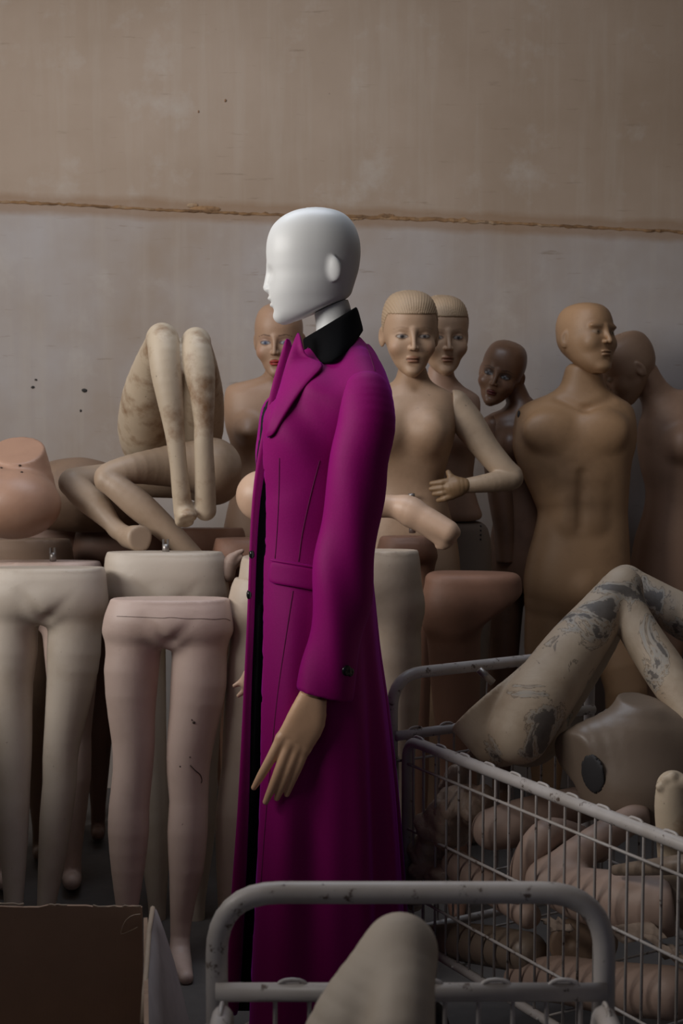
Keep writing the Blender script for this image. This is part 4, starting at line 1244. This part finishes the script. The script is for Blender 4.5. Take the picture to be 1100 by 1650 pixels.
# ================================================================== WIRE CARTS
def cart(label, P, ex, ey, length, width, rim_z, hand_z, r_hand, r_rim, wires_side, loop=.040, pitch=.084, drops=(.05, .19, .33), start=.035):
    "P: ground position of the corner under the handle; ex: along the cart, ey: across it (unit, horizontal)"
    P = np.array([P[0], P[1], 0.0]); ex = np.array([*ex, 0.0]); ey = np.array([*ey, 0.0]); ez = np.array([0, 0, 1.0])
    g = lambda a, b, z: P + ex*a + ey*b + ez*z
    root = empty('wire_cart', g(length/2, width/2, 0)); tag(root, label, 'cart', 'white wire carts')
    zb = .24
    # handle frame
    tube('handle', fillet([g(-.02, .0, zb), g(-.02, .0, hand_z), g(-.02, width, hand_z), g(-.02, width, zb)], .075, 8), r_hand, M['enamel'], root, 16)
    for b in (0, width):
        tube('socket', [g(-.02, b, zb - .06), g(-.02, b, rim_z - .045)], r_hand*1.22, M['enamel'], root, 16)
    # side frames: inverted U tubes
    for b in (0, width):
        bb_ = b + (.012 if b == 0 else -.012)
        sf = tube('side_frame', fillet([g(.022, bb_, zb), g(.022, bb_, rim_z), g(length, bb_, rim_z), g(length, bb_, zb)], .045, 7), r_rim, M['enamel'], root, 14)
        n = int((length - start*2) / pitch)
        for i in range(n):
            a0 = start + .012 + i*pitch
            w = fillet([g(a0, bb_, zb), g(a0, bb_, rim_z + r_rim + .0025), g(a0 + loop, bb_, rim_z + r_rim + .0025), g(a0 + loop, bb_, zb)], .014, 4)
            tube('wire', w, .0027, M['enamel'], root, 6)
        for d in drops:
            tube('cross_wire', [g(.022, bb_ - .004, rim_z - d), g(length, bb_ - .004, rim_z - d)], .0032, M['enamel'], root, 6)
        tube('bottom_rail', [g(.0, bb_, zb), g(length, bb_, zb)], r_rim*.8, M['enamel'], root, 10)
    for a in (0.0, length):
        tube('end_rail', [g(a - .005, .0, rim_z + .003), g(a - .005, width, rim_z + .003)], r_rim*.92, M['enamel'], root, 14)
        n = int(width / pitch)
        for i in range(n):
            b0 = .03 + i*(width - .06)/n
            w = fillet([g(a - .005, b0, zb), g(a - .005, b0, rim_z + r_rim + .006), g(a - .005, b0 + loop, rim_z + r_rim + .006), g(a - .005, b0 + loop, zb)], .018, 5)
            tube('wire', w, .0027, M['enamel'], root, 6)
        for d in drops:
            tube('cross_wire', [g(a, .0, rim_z - d), g(a, width, rim_z - d)], .003, M['enamel'], root, 6)
        tube('bottom_rail', [g(a, .0, zb), g(a, width, zb)], r_rim*.8, M['enamel'], root, 10)
    for i in range(7):
        a = length*(i + .5)/7
        tube('floor_wire', [g(a, 0, zb), g(a, width, zb)], .003, M['enamel'], root, 6)
    for a in (.06, length - .06):
        for b in (.05, width - .05):
            tube('caster_fork', [g(a, b, zb), g(a, b, .085)], .012, M['metal'], root, 8)
            c = g(a, b, .05)
            tube('caster_wheel', [c - ey*.016, c + ey*.016], .05, M['dark'], root, 16)
    return root
# far cart, turned three quarters
RZ = .668
c0 = WZ(652, 1190, RZ); c1 = WZ(1100, 1361, RZ)
ax = (c1 - c0)[:2]; ax /= np.linalg.norm(ax); ay = np.array([-ax[1], ax[0]])
if ay[1] < 0: ay = -ay
cart('white wire cart at the right filled with limbs', c0[:2] + ax*(-.012) - ay*.012, ax, ay, 0.98, .54, RZ, .80, .0127, .0118, 0)
# near cart, handle facing the pile, basket towards the camera
YN = 1.61
pl = W(347, 1600, YN); pr = W(978, 1600, YN)
cart('white wire cart in the foreground with a beige knee in it', (pr[0], YN + .0), (0.0, -1.0), (-1.0, 0.0), .80, pr[0] - pl[0], .690, .807, .0130, .0118, 0, start=.03)

# ================================================================== CONTENTS OF THE CARTS
def side_depth(u):
    "depth of the right cart's near side behind pixel column u"
    k = (u - 550.0) / FPX
    t = (k*c0[1] - c0[0]) / (ax[0] - k*ax[1])
    return c0[1] + ax[1]*t
def inside(rows, gap=.016):
    "push a limb back until it lies inside the basket"
    return [(u, v, h, max(Y, side_depth(u) + PX(h, Y)*1.05 + gap)) for u, v, h, Y in rows]
def one(name, label, s, h, mat, cat='mannequin', base=None, group=None, part='body'):
    o = solid(name, s, h, mat)
    tag(o, label, cat, group)
    return o
def flaked_legs():
    t1 = plimb([(836, 1182, 50, 2.80), (858, 1142, 55, 2.82), (892, 1092, 52, 2.86), (927, 1042, 46.5, 2.90), (962, 998, 40, 2.94), (990, 961, 34, 2.97), (1003, 946, 31, 2.98)], 3)
    s1 = plimb([(1003, 946, 31, 2.98), (1012, 985, 31, 2.95), (1040, 1035, 33, 2.90), (1075, 1088, 35, 2.84), (1112, 1148, 30, 2.78), (1150, 1215, 20, 2.72)], 3)
    t2 = plimb([(850, 1160, 62, 3.02), (900, 1095, 54, 3.06), (950, 1025, 46, 3.09), (995, 955, 34, 3.11), (1008, 938, 27, 3.12)], 3)
    s2 = plimb([(1008, 938, 27, 3.12), (1030, 950, 28, 3.11), (1065, 972, 32, 3.08), (1110, 1000, 36, 3.04), (1170, 1040, 28, 3.0)], 3)
    pel = U(.03, plimb([(848, 1172, 64, 2.98), (812, 1128, 74, 2.95), (760, 1066, 84, 2.94)], 1), plimb([(805, 1178, 58, 2.88), (760, 1110, 70, 2.90)], 1))
    a = W(737, 1168, 2.9); b = W(868, 1053, 2.96); d = b - a
    nrm = np.cross(d, ray(802, 1111)); nrm = nrm if nrm[2] > 0 else -nrm
    pel = AND(pel, half(a, nrm/np.linalg.norm(nrm) + np.array([0, .10, 0])), .004)
    s = U(.008, U(.008, t1, s1), U(.008, t2, s2)); s = U(.012, s, pel)
    root = empty('lower_body_mannequin', W(830, 1240, 2.9)); tag(root, 'bent pair of legs with flaking grey stains lying across the right cart', 'mannequin')
    solid('body', s, .0058, M['flaked'], root)
    c = W(794, 1100, 2.95)
    tube('waist_peg', [c, c + np.array([-.03, 0, .028])], .008, M['metal'], root, 10)
flaked_legs()
def lying_torso():
    Y = 2.78
    s = U(.05, plimb([(922, 1212, 36, Y), (965, 1200, 46, Y), (1025, 1190, 52, Y), (1100, 1195, 48, Y), (1150, 1215, 38, Y)], 3),
          plimb([(1028, 1120, 31, Y+.02), (1028, 1150, 32, Y+.015), (1027, 1185, 44, Y)], 2), ell(W(1035, 1262, Y), (.130, .105, .10)))
    s = AND(s, half(W(1028, 1131, Y), (.1, -.15, 1)), .004)
    s = AND(s, half(W(938, 1245, Y - .03), (-1, -.75, -.15)), .006)
    root = empty('torso_mannequin', W(1020, 1280, Y)); tag(root, 'headless grey-brown female torso lying on its back in the right cart', 'mannequin')
    o = solid('body', s, .0065, M['greytorso'], root)
    b = bvh_of(o)
    p, n = onto(b, 955, 1247, 0.0)
    if p:
        R_ = np.array(n.to_track_quat('Z', 'Y').to_matrix())
        solid('arm_socket', ell(p, (.030, .040, .005), R_), .0035, M['dark'], root)
lying_torso()
def toes_up():
    Y = 2.42
    s = U(.012, plimb([(1095, 1420, 34, Y), (1090, 1350, 33, Y), (1084, 1300, 30, Y), (1084, 1268, 27, Y)], 3), plimb([(1095, 1420, 34, Y), (1120, 1470, 36, Y+.05)], 1))
    for u, v, r in ((1064, 1268, 8), (1072, 1258, 9), (1083, 1253, 10), (1099, 1262, 13.5)):
        s = U(.004, s, ell(W(u, v, Y-.012), PX(r, Y)))
    one('foot_mannequin', 'dirty cream foot with toes pointing up in the right cart', s, .004, M['stained'])
toes_up()
cl = 'loose limbs in the right cart'
one('arm_mannequin', 'brownish upper arm lying just under the rim of the right cart', plimb(inside([(793, 1336, 34, 2.78), (835, 1326, 38, 2.78), (890, 1308, 33, 2.80), (960, 1290, 28, 2.84), (1020, 1275, 26, 2.88)]), 3), .006, M['limb'], group=cl)
one('arm_mannequin', 'bent dusty arm standing on its elbow in the right cart', plimb(inside([(838, 1440, 22, 2.64), (848, 1395, 26, 2.64), (868, 1358, 27, 2.65), (890, 1342, 25, 2.67), (930, 1350, 22, 2.72), (965, 1370, 20, 2.76)]), 3), .006, M['limb'], group=cl)
def big_limb():
    s = U(.03, plimb(inside([(880, 1418, 30, 2.50), (935, 1374, 28, 2.62), (1000, 1330, 24, 2.66), (1040, 1310, 22, 2.70)]), 3),
          plimb(inside([(884, 1420, 31, 2.50), (925, 1438, 42, 2.47), (990, 1452, 50, 2.44), (1055, 1458, 52, 2.42), (1085, 1460, 48, 2.41)]), 3))
    s = AND(s, half(W(1080, 1455, 2.42), (1, -.1, .1)), .004)
    one('leg_mannequin', 'large pinkish bent leg in the middle of the right cart', s, .006, M['limb'], group=cl)
big_limb()
one('arm_mannequin', 'thin grey forearm crossing behind the wires of the right cart', plimb(inside([(992, 1402, 9, 2.36), (1040, 1398, 13, 2.34), (1110, 1392, 17, 2.30), (1160, 1390, 18, 2.28)]), 3), .004, M['greytorso'], group=cl)
one('leg_mannequin', 'dark limb low at the back of the right cart', plimb(inside([(690, 1515, 24, 2.76), (760, 1520, 32, 2.70), (850, 1535, 34, 2.62)]), 3), .007, M['greytorso'], group=cl)
one('leg_mannequin', 'dusty pink limb lying lowest in the right cart', (plimb(inside([(842, 1580, 32, 2.42), (900, 1578, 38, 2.38), (970, 1590, 42, 2.32), (1080, 1600, 44, 2.25)]), 3)), .006, M['limb'], group=cl)
def stump():
    s = plimb([(925, 1522, 42, 2.64), (950, 1515, 46, 2.80)], 1)
    s = AND(s, half(W(925, 1522, 2.62), (-.25, -1, .1)), .004)
    s = SUB(s, ell(W(915, 1520, 2.615), .014), .004)
    one('thigh_mannequin', 'short thigh stump with a round bolt hole in its cut end', s, .005, M['brown'], group=cl)
stump()
one('arm_mannequin', 'pinkish forearm lying low at the left end of the right cart', plimb(inside([(735, 1395, 26, 2.86), (775, 1420, 27, 2.78), (820, 1450, 25, 2.70), (850, 1475, 22, 2.66)]), 3), .006, M['limb'], group=cl)
def crumple(label, rows, seed, name='plastic_bag'):
    rs = np.random.RandomState(seed)
    s = plimb(inside(rows, .012), 2)
    D = rs.normal(size=(9, 3)); D /= np.linalg.norm(D, axis=1)[:, None]; fq = rs.uniform(25, 75, 9); ph = rs.uniform(0, 6, 9)
    D = (D * fq[:, None]).astype(f32)
    base = s
    w = S(lambda P: base(P) - sum((np.abs(np.sin(P @ D[i] + f32(ph[i]))) - .6) * f32(.30 / fq[i]) for i in range(9)), base.lo - .015, base.hi + .015)
    one(name, label, w, .0042, M['plastic'], 'plastic bag', group='crumpled bags in the right cart')
crumple('crumpled brownish plastic bag wrapped round a limb in the right cart', [(690, 1370, 28, 2.92), (714, 1335, 40, 2.90), (745, 1300, 36, 2.88), (775, 1285, 20, 2.86)], 1)
crumple('small crumpled plastic bag at the bottom corner of the right cart', [(672, 1440, 26, 2.90), (700, 1410, 34, 2.86), (735, 1430, 26, 2.82)], 2)
crumple('orange-brown scrap of plastic film under the flaking legs', [(728, 1268, 12, 2.94), (745, 1245, 17, 2.94), (762, 1225, 12, 2.94)], 3, 'plastic_scrap')
def scrap(label, quad, Y, dY, seed):
    rs = np.random.RandomState(seed)
    g = []
    (a, b, c, d) = [np.array(q, float) for q in quad]
    for i in range(6):
        row = []
        for j in range(6):
            t, q = i/5, j/5
            p = (a*(1-q) + b*q)*(1-t) + (d*(1-q) + c*q)*t
            p += rs.normal(size=2)*(2.5 if i in (0, 5) or j in (0, 5) else 1)
            row.append(W(p[0], p[1], max(Y + dY*t, side_depth(p[0]) + .02) + rs.normal()*.004))
        g.append(row)
    o = slab('paper_scrap', g, .002, M['paper'])
    tag(o, label, 'paper', 'torn paper in the right cart')
scrap('torn brown paper lying below the large pinkish leg', [(985, 1492), (1040, 1480), (1075, 1510), (1000, 1520)], 2.40, -.12, 1)
scrap('torn paper strip at the lower right of the right cart', [(1035, 1505), (1095, 1530), (1110, 1560), (1070, 1545)], 2.30, -.1, 2)
scrap('pale paper corner sticking out behind the foreground handle', [(868, 1483), (900, 1478), (925, 1500), (892, 1502)], 2.48, -.06, 3)
def near_knee():
    Y = 1.38
    th = plimb([(643, 1532, 55, Y), (618, 1585, 72, Y-.01), (588, 1660, 92, Y-.02), (560, 1760, 110, Y-.03), (540, 1850, 118, Y-.04)], 3)
    sh = plimb([(646, 1534, 54, Y), (650, 1600, 52, Y-.05), (645, 1700, 56, Y-.09), (640, 1850, 46, Y-.11)], 3)
    one('leg_mannequin', 'beige fabric-covered knee sticking up out of the foreground cart', U(.02, th, sh), .004, M['kneeskin'])
near_knee()

# ================================================================== CARDBOARD BOX
def cardboard():
    Y = 2.30
    zt = W(100, 1461, Y)[2]
    xr = W(229, 1470, Y)[0]; xl = xr - .62; dep = .42
    root = empty('cardboard_box', ((xl+xr)/2, Y - dep/2, 0)); tag(root, 'open brown cardboard box with torn edges at the lower left', 'box')
    rs = np.random.RandomState(5)
    t = .0032
    def panel(name, a, b, z0, z1, rag=0.0, mat=M['card']):
        n = 40
        a = np.array(a); b = np.array(b)
        d = (b - a); nr = np.array([-d[1], d[0]])/np.linalg.norm(d)*t
        V = []; F = []
        for i in range(n+1):
            p = a + d*i/n
            zz = z1 + (rs.normal()*rag if rag else 0) + (rag*2.2 if rag and (i//5) % 3 == 0 else 0)
            V += [(p[0]-nr[0], p[1]-nr[1], z0), (p[0]-nr[0], p[1]-nr[1], zz), (p[0]+nr[0], p[1]+nr[1], zz), (p[0]+nr[0], p[1]+nr[1], z0)]
            if i:
                q = 4*(i-1); r = 4*i
                F += [(q+k, r+k, r+(k+1) % 4, q+(k+1) % 4) for k in range(4)]
        F += [(0, 1, 2, 3), (4*n+3, 4*n+2, 4*n+1, 4*n)]
        return mesh_obj(name, V, F, mat, root, smooth=False)
    pz = panel('panel', (xl, Y), (xr, Y), .0, zt, .0012)
    xn = W(234, 1500, Y - dep)[0]
    panel('panel', (xr + .006, Y - .004), (xn, Y - dep), .0, zt - .018, .0006)
    panel('panel', (xl, Y), (xl, Y - dep), .0, zt)
    panel('panel', (xl, Y - dep), (xn, Y - dep), .0, zt - .16)
    V, F = box_geo(((xl+xr)/2, Y-dep/2, .004), .30, dep/2 - .01, .003); mesh_obj('bottom', V, F, M['card'], root, smooth=False)
    # torn liner curling along the top edge
    for u0, u1 in ((-30, 38), (78, 108), (150, 227)):
        P = [W(u0 + (u1-u0)*k/9, 1456 + (u1*.02) + rs.normal()*1.0, Y-.001) for k in range(10)]
        tube('torn_edge', P, .0016, M['card_edge'], pz, 6)
    # flap folded out on the right side
    g = [[W(246, 1464, 2.26), W(248, 1465, 2.27), W(250, 1468, 2.28)],
         [W(240, 1500, 2.20), W(252, 1500, 2.24), W(262, 1500, 2.28)],
         [W(237, 1550, 2.10), W(256, 1550, 2.19), W(278, 1550, 2.28)],
         [W(233, 1600, 2.02), W(258, 1600, 2.15), W(291, 1600, 2.28)],
         [W(230, 1650, 1.96), W(262, 1650, 2.12), W(303, 1650, 2.28)],
         [W(228, 1720, 1.90), W(266, 1720, 2.10), W(318, 1720, 2.28)]]
    fo = slab('flap', g, .006, M['card_grey'], root)
    e = [W(246, 1463, 2.255), W(240, 1500, 2.195), W(236.5, 1550, 2.095), W(232.5, 1600, 2.015), W(229.5, 1650, 1.955)]
    tube('torn_edge', e, .0042, M['card_edge'], fo, 6)
    # loop of string on the corner
    P = [W(u, v, Y-.012) for u, v in ((226, 1473), (212, 1476), (201, 1486), (195, 1502), (198, 1505), (210, 1500), (222, 1494))]
    tube('string', catmull(P, 4), .0010, M['card_edge'], root, 5)
cardboard()
